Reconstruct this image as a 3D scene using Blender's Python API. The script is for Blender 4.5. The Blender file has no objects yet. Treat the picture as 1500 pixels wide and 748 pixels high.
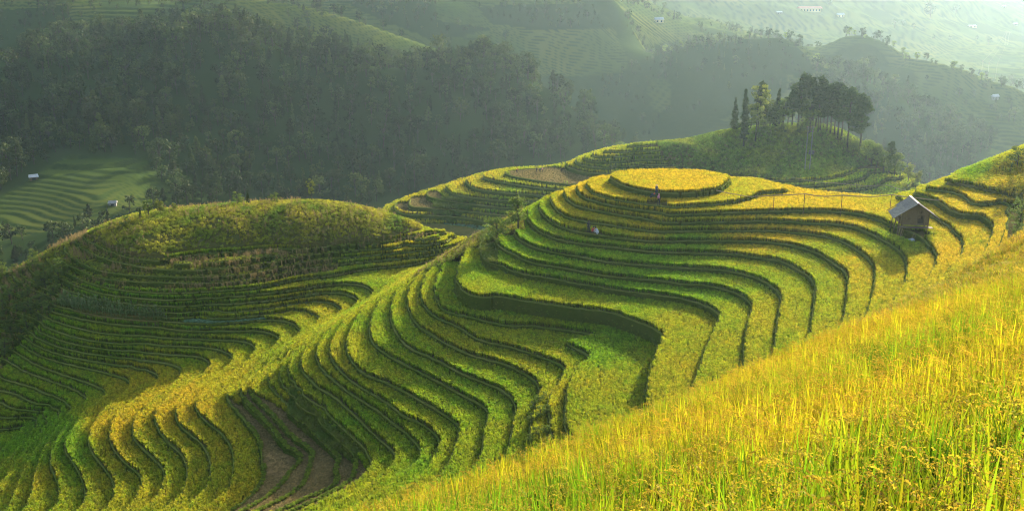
import bpy, bmesh, math, random
import numpy as np
from mathutils import Vector, Matrix

random.seed(7)
RNG = np.random.default_rng(11)
scene = bpy.context.scene

# ------------------------------------------------------------------ camera, sky, sun, exposure
PITCH = math.radians(17.0)
FOCAL = 1500.0                     # in pixels of the 1500 px wide photograph
cam_data = bpy.data.cameras.new("camera")
cam = bpy.data.objects.new("camera", cam_data)
scene.collection.objects.link(cam)
cam.location = (0, 0, 0)
cam.rotation_euler = (math.pi / 2 - PITCH, 0, 0)
cam_data.sensor_width = 36.0
cam_data.lens = 36.0 * FOCAL / 1500.0
cam_data.clip_start = 0.5
cam_data.clip_end = 9000
scene.camera = cam

SUN_ELEV = math.radians(18.0)
SUN_AZ = math.radians(30.0)        # to the right of the view direction, in front of the camera
sun_dir = Vector((math.sin(SUN_AZ) * math.cos(SUN_ELEV), math.cos(SUN_AZ) * math.cos(SUN_ELEV), math.sin(SUN_ELEV)))
world = bpy.data.worlds.new("World")
scene.world = world
world.use_nodes = True
wn = world.node_tree.nodes
wl = world.node_tree.links
wn.clear()
w_out = wn.new("ShaderNodeOutputWorld")
w_bg = wn.new("ShaderNodeBackground")
w_sky = wn.new("ShaderNodeTexSky")
w_sky.sky_type = 'NISHITA'
w_sky.sun_disc = False
w_sky.sun_elevation = SUN_ELEV
w_sky.sun_rotation = SUN_AZ
w_sky.air_density = 1.2
w_sky.dust_density = 2.5
w_bg.inputs['Strength'].default_value = 0.14
wl.new(w_sky.outputs[0], w_bg.inputs[0])
wl.new(w_bg.outputs[0], w_out.inputs[0])

sun_data = bpy.data.lights.new("sun", 'SUN')
sun_data.energy = 5.0
sun_data.angle = math.radians(0.6)
sun_data.color = (1.0, 0.89, 0.70)
sun = bpy.data.objects.new("sun", sun_data)
scene.collection.objects.link(sun)
sun.rotation_euler = sun_dir.to_track_quat('Z', 'Y').to_euler()

scene.view_settings.view_transform = 'Standard'
scene.view_settings.look = 'None'
scene.view_settings.gamma = 1.0
scene.view_settings.use_curve_mapping = False
scene.view_settings.exposure = 1.52
scene.cycles.use_denoising = True
scene.cycles.filter_width = 1.1
scene.cycles.max_bounces = 8
scene.cycles.diffuse_bounces = 3
scene.cycles.glossy_bounces = 2
scene.cycles.transmission_bounces = 4
scene.cycles.volume_bounces = 1
scene.cycles.transparent_max_bounces = 8

# ------------------------------------------------------------------ photograph pixels to directions and points
CP, SP = math.cos(PITCH), math.sin(PITCH)
def ray(px, py):
    px = np.asarray(px, float); py = np.asarray(py, float)
    r = px - 750.0
    u = 374.0 - py
    return r, FOCAL * CP + u * SP, -FOCAL * SP + u * CP
def at_z(px, py, z):
    r, f, d = ray(px, py)
    s = z / d
    return np.stack([r * s, f * s, d * s], -1)
def at_y(px, py, y):
    r, f, d = ray(px, py)
    s = y / f
    return np.stack([r * s, f * s, d * s], -1)
def at_d(px, py, dist):
    r, f, d = ray(px, py)
    s = dist / np.sqrt(r * r + f * f + d * d)
    return np.stack([r * s, f * s, d * s], -1)
def pts(txt):
    return np.array([[float(c) for c in p.split(',')] for p in txt.split()])

# ------------------------------------------------------------------ terrace lips: (level, picture points along the lip)
ZL = {30: -36.0, 29: -37.2, 28: -37.9, 27: -38.8, 26: -39.7, 25: -40.5, 24: -41.4, 23: -42.3, 22: -43.2, 21: -44.1,
      20: -45.2, 19: -47.4, 18: -48.2, 17: -49.0, 16: -49.8, 15: -50.6, 14: -51.4, 13: -52.2, 12: -52.9, 11: -53.7,
      10: -54.5, 9.5: -55.35, 9: -56.2, 8: -56.8, 7: -57.3, 6: -58.1, 5: -59.0, 4: -59.8, 3: -60.6, 2: -61.4, 1: -62.2,
      0: -63.0, -1: -63.8, -2: -64.6, -3: -65.4, -4: -66.2, -5: -67.0, -6: -67.8, -7: -68.6, -8: -69.4, -9: -70.2, -10: -71.0, -11: -71.8, -12: -72.6, -13: -73.4, 31: -35.2, 32: -34.3}
LIPS = [
 # the knob and the bowl, from the top down
 (30, "893,258 895,262 900,265 916,273 940,279 970,283 1010,283 1040,280 1060,275 1068,266"),
 (29, "858,274 862,280 874,287 900,293 940,299 968,302 984,304 1030,301 1070,297 1100,290 1109,284"),
 (28, "974,315 986,315 1010,314 1070,312 1130,310 1176,309 1230,310 1276,318 1300,329 1314,335 1328,338 1338,341 1352,352 1366,368 1370,381 1366,395"),
 (27, "828,286 832,292 840,298 850,303 868,307 886,310 925,317 960,323 972,326 1010,326 1070,325 1130,324 1190,327 1230,329 1260,336 1288,349 1308,360 1324,376 1328,396 1324,418"),
 (26, "808,298 814,308 824,316 848,323 900,331 950,338 984,339 1050,338 1120,338 1160,340 1200,345 1226,351 1250,363 1270,378 1280,394 1278,420 1274,444"),
 (25, "790,308 798,318 808,326 830,335 856,341 880,345 900,348 950,353 1000,353 1070,353 1120,354 1150,358 1190,368 1215,383 1237,398 1241,410 1239,434 1235,466 1227,482"),
 (24, "780,301 777,306 774,314 774,320 778,328 786,336 800,344 820,351 852,357 900,362 951,368 1000,370 1030,371 1070,372 1120,379 1146,383 1166,394 1185,406 1193,416 1192,440 1188,470 1184,490 1178,502"),
 (23, "762,309 755,316 750,324 749,332 752,340 760,351 776,360 796,366 820,371 852,376 880,382 939,388 990,392 1050,395 1086,401 1116,411 1134,423 1143,433 1140,450 1136,474 1134,500 1130,522"),
 (22, "748,319 737,336 726,352 727,358 740,366 760,377 776,384 820,392 844,396 880,403 939,409 981,413 1004,417 1030,418 1060,423 1086,433 1098,444 1102,451 1097,464 1092,482 1089,510 1088,539 1085,555"),
 (21, "735,323 722,337 711,351 705,368 712,382 735,388 754,397 780,403 812,408 850,415 876,419 900,424 941,429 981,434 1000,437 1022,443 1040,450 1054,461 1056,466 1048,482 1034,511 1022,548 1008,581"),
 (20, "692,347 684,362 672,382 664,402 667,416 679,428 690,434 715,437 729,433 752,439 770,442 800,446 840,452 890,458 910,464 931,472 951,480 964,491 961,502 950,528 943,557 940,607"),
 (19, "668,364 656,384 645,405 640,425 643,440 650,455 663,459 690,464 729,475 750,480 787,493 827,505 852,516 862,523 856,531 840,540 832,555 827,578 823,605 822,628 834,641 858,651 890,660"),
 (18, "640,384 624,400 614,416 616,440 630,458 663,475 688,491 707,500 750,509 787,521 814,531 830,541 830,550 818,564 803,579 800,592 806,612 812,640 828,666"),
 (17, "614,405 602,422 597,440 602,462 616,482 624,485 653,503 680,516 707,525 734,532 760,543 782,558 790,571 791,584 786,598 776,619 774,640 780,668"),
 (16, "588,416 576,436 571,458 576,480 588,500 600,511 640,528 680,550 715,563 742,577 754,596 752,619 747,646 739,674"),
 (15, "560,434 548,456 540,480 544,498 552,508 580,526 600,537 640,558 680,580 711,597 714,608 708,630 706,650 704,670"),
 (14, "528,455 516,476 507,498 508,520 528,546 560,558 590,573 620,589 650,608 668,621 672,630 667,646 658,672 650,690"),
 (13, "506,468 494,486 484,506 484,524 496,542 520,562 544,578 570,594 580,606 592,612 617,621 635,634 643,646 636,668 627,684"),
 (12, "484,480 474,494 464,510 464,526 478,546 504,570 530,586 556,602 574,616 592,631 603,644 617,660 613,674 600,688"),
 (11, "462,495 450,510 442,524 440,540 454,556 466,568 486,577 512,600 530,618 548,638 566,652 579,666 578,675 570,686 548,706"),
 (10, "444,508 430,522 420,536 418,548 422,558 436,575 466,598 490,620 512,640 528,653 539,672 544,681 532,696 500,720 460,740 440,749"),
 (9,  "418,526 404,540 396,552 400,566 420,584 446,604 476,630 500,652 514,664 496,670 489,678 488,692 497,704 480,716 450,728 412,746"),
 (8,  "392,540 372,556 361,571 369,585 392,607 413,628 419,642 432,648 447,653 450,670 448,696 438,712 412,730 376,747"),
 (7,  "378,548 358,562 351,573 358,588 380,608 402,630 412,644 430,655 443,668 440,678 424,687 416,700 404,714 380,732 352,748"),
 (6,  "356,556 340,570 333,582 347,598 366,624 380,647 381,679 386,691 378,713 360,731 341,747"),
 (5,  "312,568 294,578 285,590 286,600 300,618 321,633 336,653 341,676 338,703 326,726 305,741"),
 (4,  "276,582 263,592 256,606 258,616 270,630 293,648 305,668 308,688 303,711 290,728 270,747"),
 (3,  "240,590 229,600 226,610 229,622 243,645 263,663 272,680 272,706 263,726 246,744"),
 (2,  "208,602 197,613 193,630 194,640 206,654 226,674 239,689 239,705 233,721 220,737 208,748"),
 (1,  "172,608 163,620 159,636 161,648 172,668 188,683 207,698 204,717 195,737"),
 (0,  "144,612 136,627 130,645 132,660 141,671 157,690 166,708 163,737"),
 (-1, "118,610 104,630 92,648 92,658 100,668 108,680 118,701 123,719 120,742"),
 (-2, "106,608 86,640 74,664 73,683 80,697 87,715 85,737"),
 (-3, "100,604 78,634 58,672 48,705 36,746"),
 (-4, "92,606 66,640 44,672 26,710 12,746"),
 (-5, "80,610 52,642 26,674 4,704"),
 (-6, "64,612 34,648 5,682"),
 (-7, "40,620 0,664"),
 # right-hand slope behind and beside the hut
 (29, "1410,375 1412,354 1396,340 1387,328 1368,318 1352,306 1334,296 1312,290"),
 (30, "1440,372 1450,352 1458,337 1444,321 1434,309 1428,315 1400,313 1384,305 1370,295 1352,288 1334,284"),
 (31, "1466,356 1476,330 1486,306 1480,296 1440,301 1420,297 1410,287 1396,281 1372,278 1352,278"),
 (32, "1486,350 1494,310 1499,296 1492,286 1476,288 1460,281 1440,276 1412,270 1384,268"),
 # the hill on the left, facing the camera
 (13, "92,368 112,384 144,397 190,403 251,405 291,406 350,403 410,393 450,383 500,378 560,373 604,369 640,366 670,360"),
 (14, "118,358 140,372 170,382 210,388 261,389 300,388 350,381 400,377 450,372 520,366 570,361 626,353 650,349 684,343"),
 (16, "128,342 144,350 166,360 190,368 231,374 271,377 340,372 400,365 450,357 520,350 580,346 637,341 652,335"),
 (11, "128,414 150,421 180,426 240,430 300,428 350,425 380,421 410,415 440,409 481,405 505,401 520,397 550,393 600,388 640,380"),
 (10, "404,429 450,423 480,418 510,416 530,419 542,425 546,431"),
 (9.5, "110,429 140,438 180,444 240,449 280,447 320,444 380,442 420,437 461,430 500,429 516,435 524,441"),
 (9,  "310,458 340,458 380,454 400,451 440,444 470,442 486,445 498,452 501,458"),
 (8,  "423,455 441,457 457,463 466,471"),
 (7,  "80,448 120,457 180,466 237,469 274,475 320,474 380,469 406,469 425,474 439,485 439,490"),
 (6,  "253,482 280,484 340,485 380,485 400,490 409,498 400,508"),
 (5,  "74,466 104,478 150,488 200,492 240,495 300,497 356,500 370,507 374,516 368,522"),
 (4,  "60,478 90,489 130,499 170,504 210,502 240,506 300,509 324,514 340,524"),
 (3,  "174,510 200,515 240,519 281,521 298,524 306,531"),
 (2,  "50,491 80,506 120,516 160,521 200,527 240,531 259,538 263,548"),
 (1,  "194,534 217,542 232,551"),
 (0,  "28,500 50,516 80,527 120,537 160,547 187,557 190,563 186,569"),
 (-1, "24,516 50,534 80,547 120,559 146,569 154,575"),
 (-2, "14,530 40,544 80,558 110,570 126,580"),
 (-3, "0,554 26,562 42,566 66,576 88,586 93,594"),
 (-4, "0,572 24,577 50,592 70,602 76,608"),
 (-5, "0,589 20,599 48,602"),
]
# single points: (picture x, y, height), mostly the crowns of the hills
CROWN = [
 (0,400,-58), (60,365,-55), (100,346,-53.2), (130,335,-51.6), (160,322,-50.2), (200,308,-48.9), (240,302,-48.2), (300,297,-47.6), (350,292,-47),
 (400,290,-46.8), (440,288,-46.6), (480,289,-46.7), (520,295,-47.2), (560,305,-48), (600,318,-48.6), (640,333,-49.6),
 (250,340,-48.3), (350,330,-47.7), (450,325,-47.6), (550,330,-48.2),
 (940,251,-35.8), (980,250,-35.8), (1030,252,-35.8), (910,253,-35.9), (1060,258,-35.9), (980,268,-35.5), (930,262,-35.6), (1030,266,-35.6),
 (1100,263,-37.6), (1150,273,-37.6), (1200,282,-37.6), (1250,286,-37.6), (1300,289,-37.5), (1140,290,-37.5), (1220,300,-37.5),
 (870,262,-37.0), (840,274,-38.5), (815,283,-39.4), (800,289,-40.2),
 (1310,287,-36.8), (1345,275,-35.8), (1380,262,-34.9), (1410,251,-34.0), (1440,240,-33.2), (1470,230,-32.4), (1500,218,-31.7),
 (1420,262,-34.0), (1470,258,-33.4), (1497,260,-33), (1460,268,-33.9),
 (880,560,-46.9), (870,600,-46.9), (900,520,-46.8), (890,492,-46.7), (850,560,-47.1), (850,610,-47.1), (905,560,-46.7), (910,600,-46.7), (880,640,-46.9),
]
CROWN = [(a, b + 6, z) if a < 660 and b < 402 else (a, b, z) for a, b, z in CROWN]      # the weeds stand above the ground
# banks that drop in one step: (picture points of the lip, top height, bottom height)
BANKS = [
 ("752,439 770,442 800,446 840,452 890,458 910,464 931,472 951,480 961,490 956,502 946,528 938,557 936,600", -45.2, -46.7),
 ("436,578 466,602 490,624 510,644 522,656", -54.5, -55.9),
 ("128,342 144,352 166,362 190,370 231,376 271,379 340,374 400,367 450,359 520,352 580,348", -49.8, -50.95),
 ("112,386 144,399 190,405 251,407 291,408 350,405", -52.2, -53.2),
 ("110,431 140,440 180,446 240,451 280,449 316,446", -55.35, -57.0),
 ("128,416 150,423 180,428 240,432 300,430 350,427 380,423", -53.7, -55.0),
 ("84,450 120,459 180,468 237,471 250,474", -57.3, -58.5),
 ("876,288 900,294 940,300 968,303", -37.2, -38.3),
]
# how far and how deep the ground falls behind the crests: (picture points, height, ((metres beyond, metres down) ...))
FALLS = [
 ("0,406 60,371 130,341 200,314 300,303 400,296 480,295 560,311 640,338", (-58,-55,-51.6,-48.9,-47.6,-46.8,-46.7,-48,-49.6), ((6,2.5),(16,11),(30,24))),
 ("700,340 740,318 780,298 815,283 840,272 870,260 905,251 980,249 1060,256 1100,261 1150,271 1200,280 1250,284 1300,287",
  (-45.2,-43.2,-41.4,-39.7,-38.8,-37.2,-36.1,-36,-36.1,-37.9,-37.9,-37.9,-37.9,-37.8), ((4,3),(12,11),(26,24))),
 ("1345,274 1410,250 1470,229 1500,217", (-35.8,-34.0,-32.4,-31.7), ((5,3),(14,11),(28,24))),
]

# near hillside under the camera: (picture x, y, metres from the camera to the tops of the rice)
NEAR = [(1500,748,8.5),(1300,748,10.5),(1100,748,13),(900,748,17),(700,748,23),(570,748,29),
 (1500,650,12),(1300,650,15.5),(1100,650,21),(950,650,28),(800,690,29),
 (1500,550,18),(1350,550,23),(1200,560,30),(1080,570,39),
 (1500,470,28),(1400,470,34),(1300,470,46),(1500,420,44),(1420,420,54),(1350,430,61),(1500,385,66),(1450,385,76)]
NEAR_BROW = [(540,756,31),(700,704,36),(860,648,41),(1000,592,46),(1100,546,51),(1200,496,57),(1290,446,65),(1370,408,78),(1430,382,90),(1500,362,98)]

# the spur and the pine knoll beyond the saddle
ZC = {11:-60,10:-61,9:-62,8:-63,7:-64.3,6:-65.5,5:-66.5,4:-67.7,3:-69,2:-70.5,1:-72,0:-73.3,-1:-74.6,-2:-76.2}
LIPS_C = [
 (11,"915,217 940,214 980,213 1010,212"), (10,"880,224 910,222 950,221 990,221"), (9,"870,229 885,231 905,230 930,229 975,228"),
 (8,"857,234 866,237 899,237 930,236 980,235"), (7,"841,238 855,244 880,246 899,247 930,243 975,241"), (6,"832,243 846,249 866,253 884,254 900,250 925,247 950,246 982,246 1030,255 1090,261 1150,266 1210,262 1250,253 1264,244"),
 (5,"737,254 753,259 787,265 821,269 841,271 880,266 910,260 940,256 965,253 1010,260 1062,266 1110,271 1150,274 1190,273 1230,269 1262,263 1276,252"),
 (4,"710,262 741,268 787,275 832,280 860,281"), (4,"1120,281 1160,282 1210,281 1262,277 1288,270 1296,258"), (3,"686,270 701,278 741,283 798,287 830,290"), (2,"654,278 662,284 687,290 741,295 790,297"),
 (1,"634,290 660,295 696,299 741,304 780,308"), (0,"600,303 640,306 682,309 719,314 746,316 770,318"), (-1,"640,316 671,318 696,322 725,327"), (-2,"640,328 690,334 700,338"),
]
CROWN_C = [(940,210,-59),(1000,206,-58.5),(1060,195,-57.5),(1070,250,-64.6),(1150,256,-64.8),(1230,248,-64.9),(1100,220,-61),(1180,225,-61.5),(1240,225,-62.5),
 (1120,190,-56.5),(1180,188,-56),(1230,195,-57.5),(1280,225,-62),(1310,250,-66),(1340,268,-70),(790,252,-66.4),(840,258,-66.4),(1020,235,-62.4),(1030,220,-60.5)]
FALLS_C = [("570,299 600,288 640,275 700,256 750,247 790,245 830,241 850,228 900,217 940,209 1000,204 1060,193 1120,186 1180,184 1230,191 1280,221 1310,246 1340,266",
  (-75,-73.3,-71,-68,-66.6,-66.3,-65.6,-63,-60.5,-59,-58.5,-57.5,-56.5,-56,-57.5,-62,-66,-70), ((8,2),(20,10),(45,28)))]
FIELD_C = [(-60,232,-84),(-20,235,-84),(20,240,-82),(60,240,-75),(100,245,-74),(135,250,-76),(60,262,-70),(100,262,-69.5),(128,270,-72),(-70,262,-82),(-40,262,-80)]

# far ground: (picture x, y, metres ahead)
FAR = [(0,392,340),(100,345,362),(150,292,392),(0,320,385),(60,258,425),(200,250,428),(-80,380,340),(250,290,425),(400,285,465),(600,270,500),(800,215,580),(880,205,610),
 (100,200,475),(0,200,480),(-120,180,490),(300,180,500),(500,180,535),(700,170,560),(50,100,540),(-80,90,550),(200,80,545),(330,42,565),(450,78,575),(550,102,585),(700,96,602),(790,126,618),(860,185,628),(900,208,635),
 (690,74,740),(560,42,730),(450,12,720),(330,-8,715),(640,80,705),(520,62,690),(420,46,680),(300,28,672),(200,40,655),(0,100,640),(0,20,690),(150,18,690),(100,-10,715),(-150,30,690),(-150,-10,720),(0,-12,715),
 (780,60,830),(850,100,800),(850,30,850),(720,20,850),(900,5,880),(940,160,770),(1000,190,740),(900,200,735),(700,48,820),(720,-4,870),(800,-6,885),(900,-8,890),(600,5,840),(560,-8,850),
 (960,66,840),(1040,53,800),(1110,58,790),(1160,65,780),(1195,93,760),(1040,110,775),(1100,160,745),(1180,130,735),(1060,190,725),(1000,46,1350),(1130,42,1400),(1100,22,1440),(1200,20,1480),(1100,0,1490),(1200,-10,1530),(1000,10,1410),(1000,-10,1450),
 (1300,250,650),(1400,232,690),(1470,215,690),(1600,220,690),(1250,115,722),(1330,155,695),(1420,203,682),(1200,180,690),(1250,225,645),(1500,202,700),
 (1240,53,860),(1300,63,840),(1340,89,810),(1400,106,785),(1500,138,760),(1600,165,745),(1300,110,815),(1350,140,762),(1450,160,745),
 (1400,88,1350),(1480,95,1350),(1300,48,1450),(1600,90,1350),(1500,62,1650),(1400,46,1560),(1500,12,1850),(1500,-10,1950),(1400,20,1650),(1650,20,1850),(1300,25,1540),(1300,0,1600),(1650,-10,1950),(1400,-8,1750)]
FAR_XYZ = [(-260,230,-95),(-140,260,-92),(0,300,-95),(140,330,-92),(240,300,-92),(-300,330,-105),(-100,380,-108),(60,420,-118),(200,430,-125),(340,420,-120),(430,560,-132),(250,560,-136),(120,520,-126),(200,480,-130),
 (-900,900,10),(-500,1000,20),(0,1300,10),(400,1850,10),(850,2250,10),(1300,2300,10),(0,1900,40),(800,2700,45),(-900,2000,45),(1600,2700,45),(1000,1000,-120),(800,650,-125),(700,500,-110),(-500,400,-80)]
NEAR = [(a, b, d * .85) for a, b, d in NEAR]
NEAR_BROW = [(a, b, d * .85) for a, b, d in NEAR_BROW]

FAR_CRESTS = [("960,66 1040,53 1110,58 1160,65 1195,93", (840,800,790,780,760)), ("1240,53 1300,63 1340,89 1400,106 1500,138 1600,165", (860,840,810,785,760,745)),
 ("690,74 560,42 450,12 330,-8", (740,730,720,715)), ("450,78 550,102 700,96 790,126 860,185", (575,585,602,618,628))]
# ------------------------------------------------------------------ smooth ground from the lips
def smooth_line(p, step):
    """Catmull-Rom through picture points, resampled evenly (in pixels)."""
    p = np.asarray(p, float)
    if len(p) < 3:
        n = max(2, int(np.linalg.norm(p[-1] - p[0]) / step) + 1)
        t = np.linspace(0, 1, n)[:, None]
        return p[0] * (1 - t) + p[-1] * t
    q = np.vstack([2 * p[0] - p[1], p, 2 * p[-1] - p[-2]])
    out = []
    t = np.linspace(0, 1, 9)[:-1][:, None]
    for i in range(1, len(q) - 2):
        a, b, c, d = q[i - 1], q[i], q[i + 1], q[i + 2]
        out.append(0.5 * ((2 * b) + (-a + c) * t + (2 * a - 5 * b + 4 * c - d) * t ** 2 + (-a + 3 * b - 3 * c + d) * t ** 3))
    out.append(p[-1:])
    o = np.vstack(out)
    s = np.concatenate([[0], np.cumsum(np.linalg.norm(np.diff(o, axis=0), axis=1))])
    n = max(2, int(s[-1] / step) + 1)
    u = np.linspace(0, s[-1], n)
    return np.stack([np.interp(u, s, o[:, j]) for j in range(o.shape[1])], -1)

class Rbf:
    """Scattered heights to a smooth ground (linear kernel)."""
    def __init__(self, xyz, ridge=0.02):
        self.p = xyz[:, :2].copy()
        n = len(xyz)
        d = np.sqrt(((self.p[:, None] - self.p[None]) ** 2).sum(-1))
        A = np.zeros((n + 3, n + 3))
        A[:n, :n] = -d + np.eye(n) * ridge
        A[:n, n] = 1; A[:n, n + 1:] = self.p / 100.0
        A[n:, :n] = A[:n, n:].T
        b = np.zeros(n + 3); b[:n] = xyz[:, 2]
        self.w = np.linalg.solve(A, b)
    def __call__(self, x, y):
        x = np.asarray(x, float); y = np.asarray(y, float)
        sh = x.shape; x = x.ravel(); y = y.ravel()
        out = np.empty(len(x))
        n = len(self.p)
        w32 = self.w[:n].astype(np.float32)
        px = self.p[:, 0].astype(np.float32); py = self.p[:, 1].astype(np.float32)
        for i in range(0, len(x), 4000):
            xs = x[i:i + 4000].astype(np.float32)[:, None]; ys = y[i:i + 4000].astype(np.float32)[:, None]
            d = np.sqrt((xs - px) ** 2 + (ys - py) ** 2)
            out[i:i + 4000] = -(d @ w32)
        out += self.w[n] + self.w[n + 1] * x / 100 + self.w[n + 2] * y / 100
        return out.reshape(sh)

def thin(P, r):
    """drop points nearer than r to one already kept"""
    keep = []; cells = {}
    for i, p in enumerate(P):
        c = (int(p[0] // r), int(p[1] // r)); ok = True
        for a in (-1, 0, 1):
            for b in (-1, 0, 1):
                for j in cells.get((c[0] + a, c[1] + b), ()):
                    if (P[j, 0] - p[0]) ** 2 + (P[j, 1] - p[1]) ** 2 < r * r: ok = False
        if ok:
            keep.append(i); cells.setdefault(c, []).append(i)
    return P[keep]

def gather_main():
    P = []
    for k, txt in LIPS:
        c = smooth_line(pts(txt), 14)
        P.append(at_z(c[:, 0], c[:, 1], ZL[k]))
    for txt, z0, z1 in BANKS:
        c = smooth_line(pts(txt), 14)
        w = at_z(c[:, 0], c[:, 1], z0)
        t = np.gradient(w[:, :2], axis=0); t /= np.linalg.norm(t, axis=1)[:, None] + 1e-9
        n = np.stack([t[:, 1], -t[:, 0]], -1)          # to the right of the direction of travel (toward the camera for left-to-right lines)
        w[:, :2] += n * 0.75
        w[:, 2] = z1
        P.append(w)
    c = np.array(CROWN, float)
    P.append(np.stack([at_z(a, b, z) for a, b, z in c]))
    for txt, zs, steps in FALLS:
        p = pts(txt)
        c = smooth_line(np.column_stack([p, zs]), 20)
        w = at_z(c[:, 0], c[:, 1], c[:, 2])
        u = w[:, :2] / np.linalg.norm(w[:, :2], axis=1)[:, None]
        for dy, dz in steps:
            q = w.copy(); q[:, :2] += u * dy; q[:, 2] -= dz
            P.append(q)
    return np.vstack(P)

def blur(z, n=1):
    for _ in range(n):
        p = np.pad(z, 1, mode='edge')
        z = (p[:-2, 1:-1] + 2 * p[1:-1, 1:-1] + p[2:, 1:-1]) / 4
        p = np.pad(z, 1, mode='edge')
        z = (p[1:-1, :-2] + 2 * p[1:-1, 1:-1] + p[1:-1, 2:]) / 4
    return z

class Grid:
    def __init__(self, x0, x1, y0, y1, cell):
        self.cell = cell
        self.xs = np.arange(x0, x1 + cell / 2, cell); self.ys = np.arange(y0, y1 + cell / 2, cell)
        self.X, self.Y = np.meshgrid(self.xs, self.ys, indexing='ij')
        self.x0, self.y0 = x0, y0
    def finish(self, h):
        self.h = h
        self.gx, self.gy = np.gradient(h, self.cell)
    def sample(self, a, x, y):
        u = np.clip((x - self.x0) / self.cell, 0, len(self.xs) - 1.001); v = np.clip((y - self.y0) / self.cell, 0, len(self.ys) - 1.001)
        i = u.astype(int); j = v.astype(int); fu = u - i; fv = v - j
        return (a[i, j] * (1 - fu) * (1 - fv) + a[i + 1, j] * fu * (1 - fv) + a[i, j + 1] * (1 - fu) * fv + a[i + 1, j + 1] * fu * fv)
def project(x, y, z):
    f = y * CP - z * SP
    u = y * SP + z * CP
    f = np.where(f < 0.1, 0.1, f)
    return 750 + FOCAL * x / f, 374 - FOCAL * u / f

def in_poly(px, py, poly):
    poly = pts(poly) if isinstance(poly, str) else np.asarray(poly)
    inside = np.zeros(np.shape(px), bool)
    n = len(poly)
    for i in range(n):
        x1, y1 = poly[i]; x2, y2 = poly[(i + 1) % n]
        c = ((y1 > py) != (y2 > py)) & (px < (x2 - x1) * (py - y1) / (y2 - y1 + 1e-12) + x1)
        inside ^= c
    return inside

# value noise on the plan, for uneven ground and crops
_perm = RNG.random((256, 256))
def noise2(x, y, scale):
    u = np.asarray(x, float) / scale; v = np.asarray(y, float) / scale
    i = np.floor(u).astype(int); j = np.floor(v).astype(int)
    fu = u - i; fv = v - j
    fu = fu * fu * (3 - 2 * fu); fv = fv * fv * (3 - 2 * fv)
    g = lambda a, b: _perm[a & 255, b & 255]
    return (g(i, j) * (1 - fu) * (1 - fv) + g(i + 1, j) * fu * (1 - fv) + g(i, j + 1) * (1 - fu) * fv + g(i + 1, j + 1) * fu * fv) * 2 - 1

col = scene.collection
def link_mesh(name, verts, faces, mat=None, parent=None, smooth=False, mats=None, mat_idx=None, attrs=None):
    me = bpy.data.meshes.new(name)
    verts = np.asarray(verts, np.float32)
    if isinstance(faces, np.ndarray):
        n, k = faces.shape
        me.vertices.add(len(verts)); me.vertices.foreach_set('co', verts.ravel())
        me.loops.add(n * k); me.loops.foreach_set('vertex_index', faces.astype(np.int32).ravel())
        me.polygons.add(n); me.polygons.foreach_set('loop_start', np.arange(0, n * k, k, dtype=np.int32))
        me.update(calc_edges=True); me.validate()
    else:
        me.from_pydata(verts.tolist(), [], faces)
        me.update()
    if mats is None: mats = [mat] if mat else []
    for m in mats: me.materials.append(m)
    if mat_idx is not None: me.polygons.foreach_set('material_index', np.asarray(mat_idx, np.int32))
    if smooth: me.polygons.foreach_set('use_smooth', np.ones(len(me.polygons), bool))
    for an, av in (attrs or {}).items():
        a = me.attributes.new(an, 'FLOAT', 'POINT'); a.data.foreach_set('value', np.asarray(av, np.float32))
    ob = bpy.data.objects.new(name, me)
    col.objects.link(ob)
    if parent: ob.parent = parent
    return ob
def tag(o, label=None, category=None, group=None, kind=None):
    if label: o['label'] = label
    if category: o['category'] = category
    if group: o['group'] = group
    if kind: o['kind'] = kind
    return o

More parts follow.
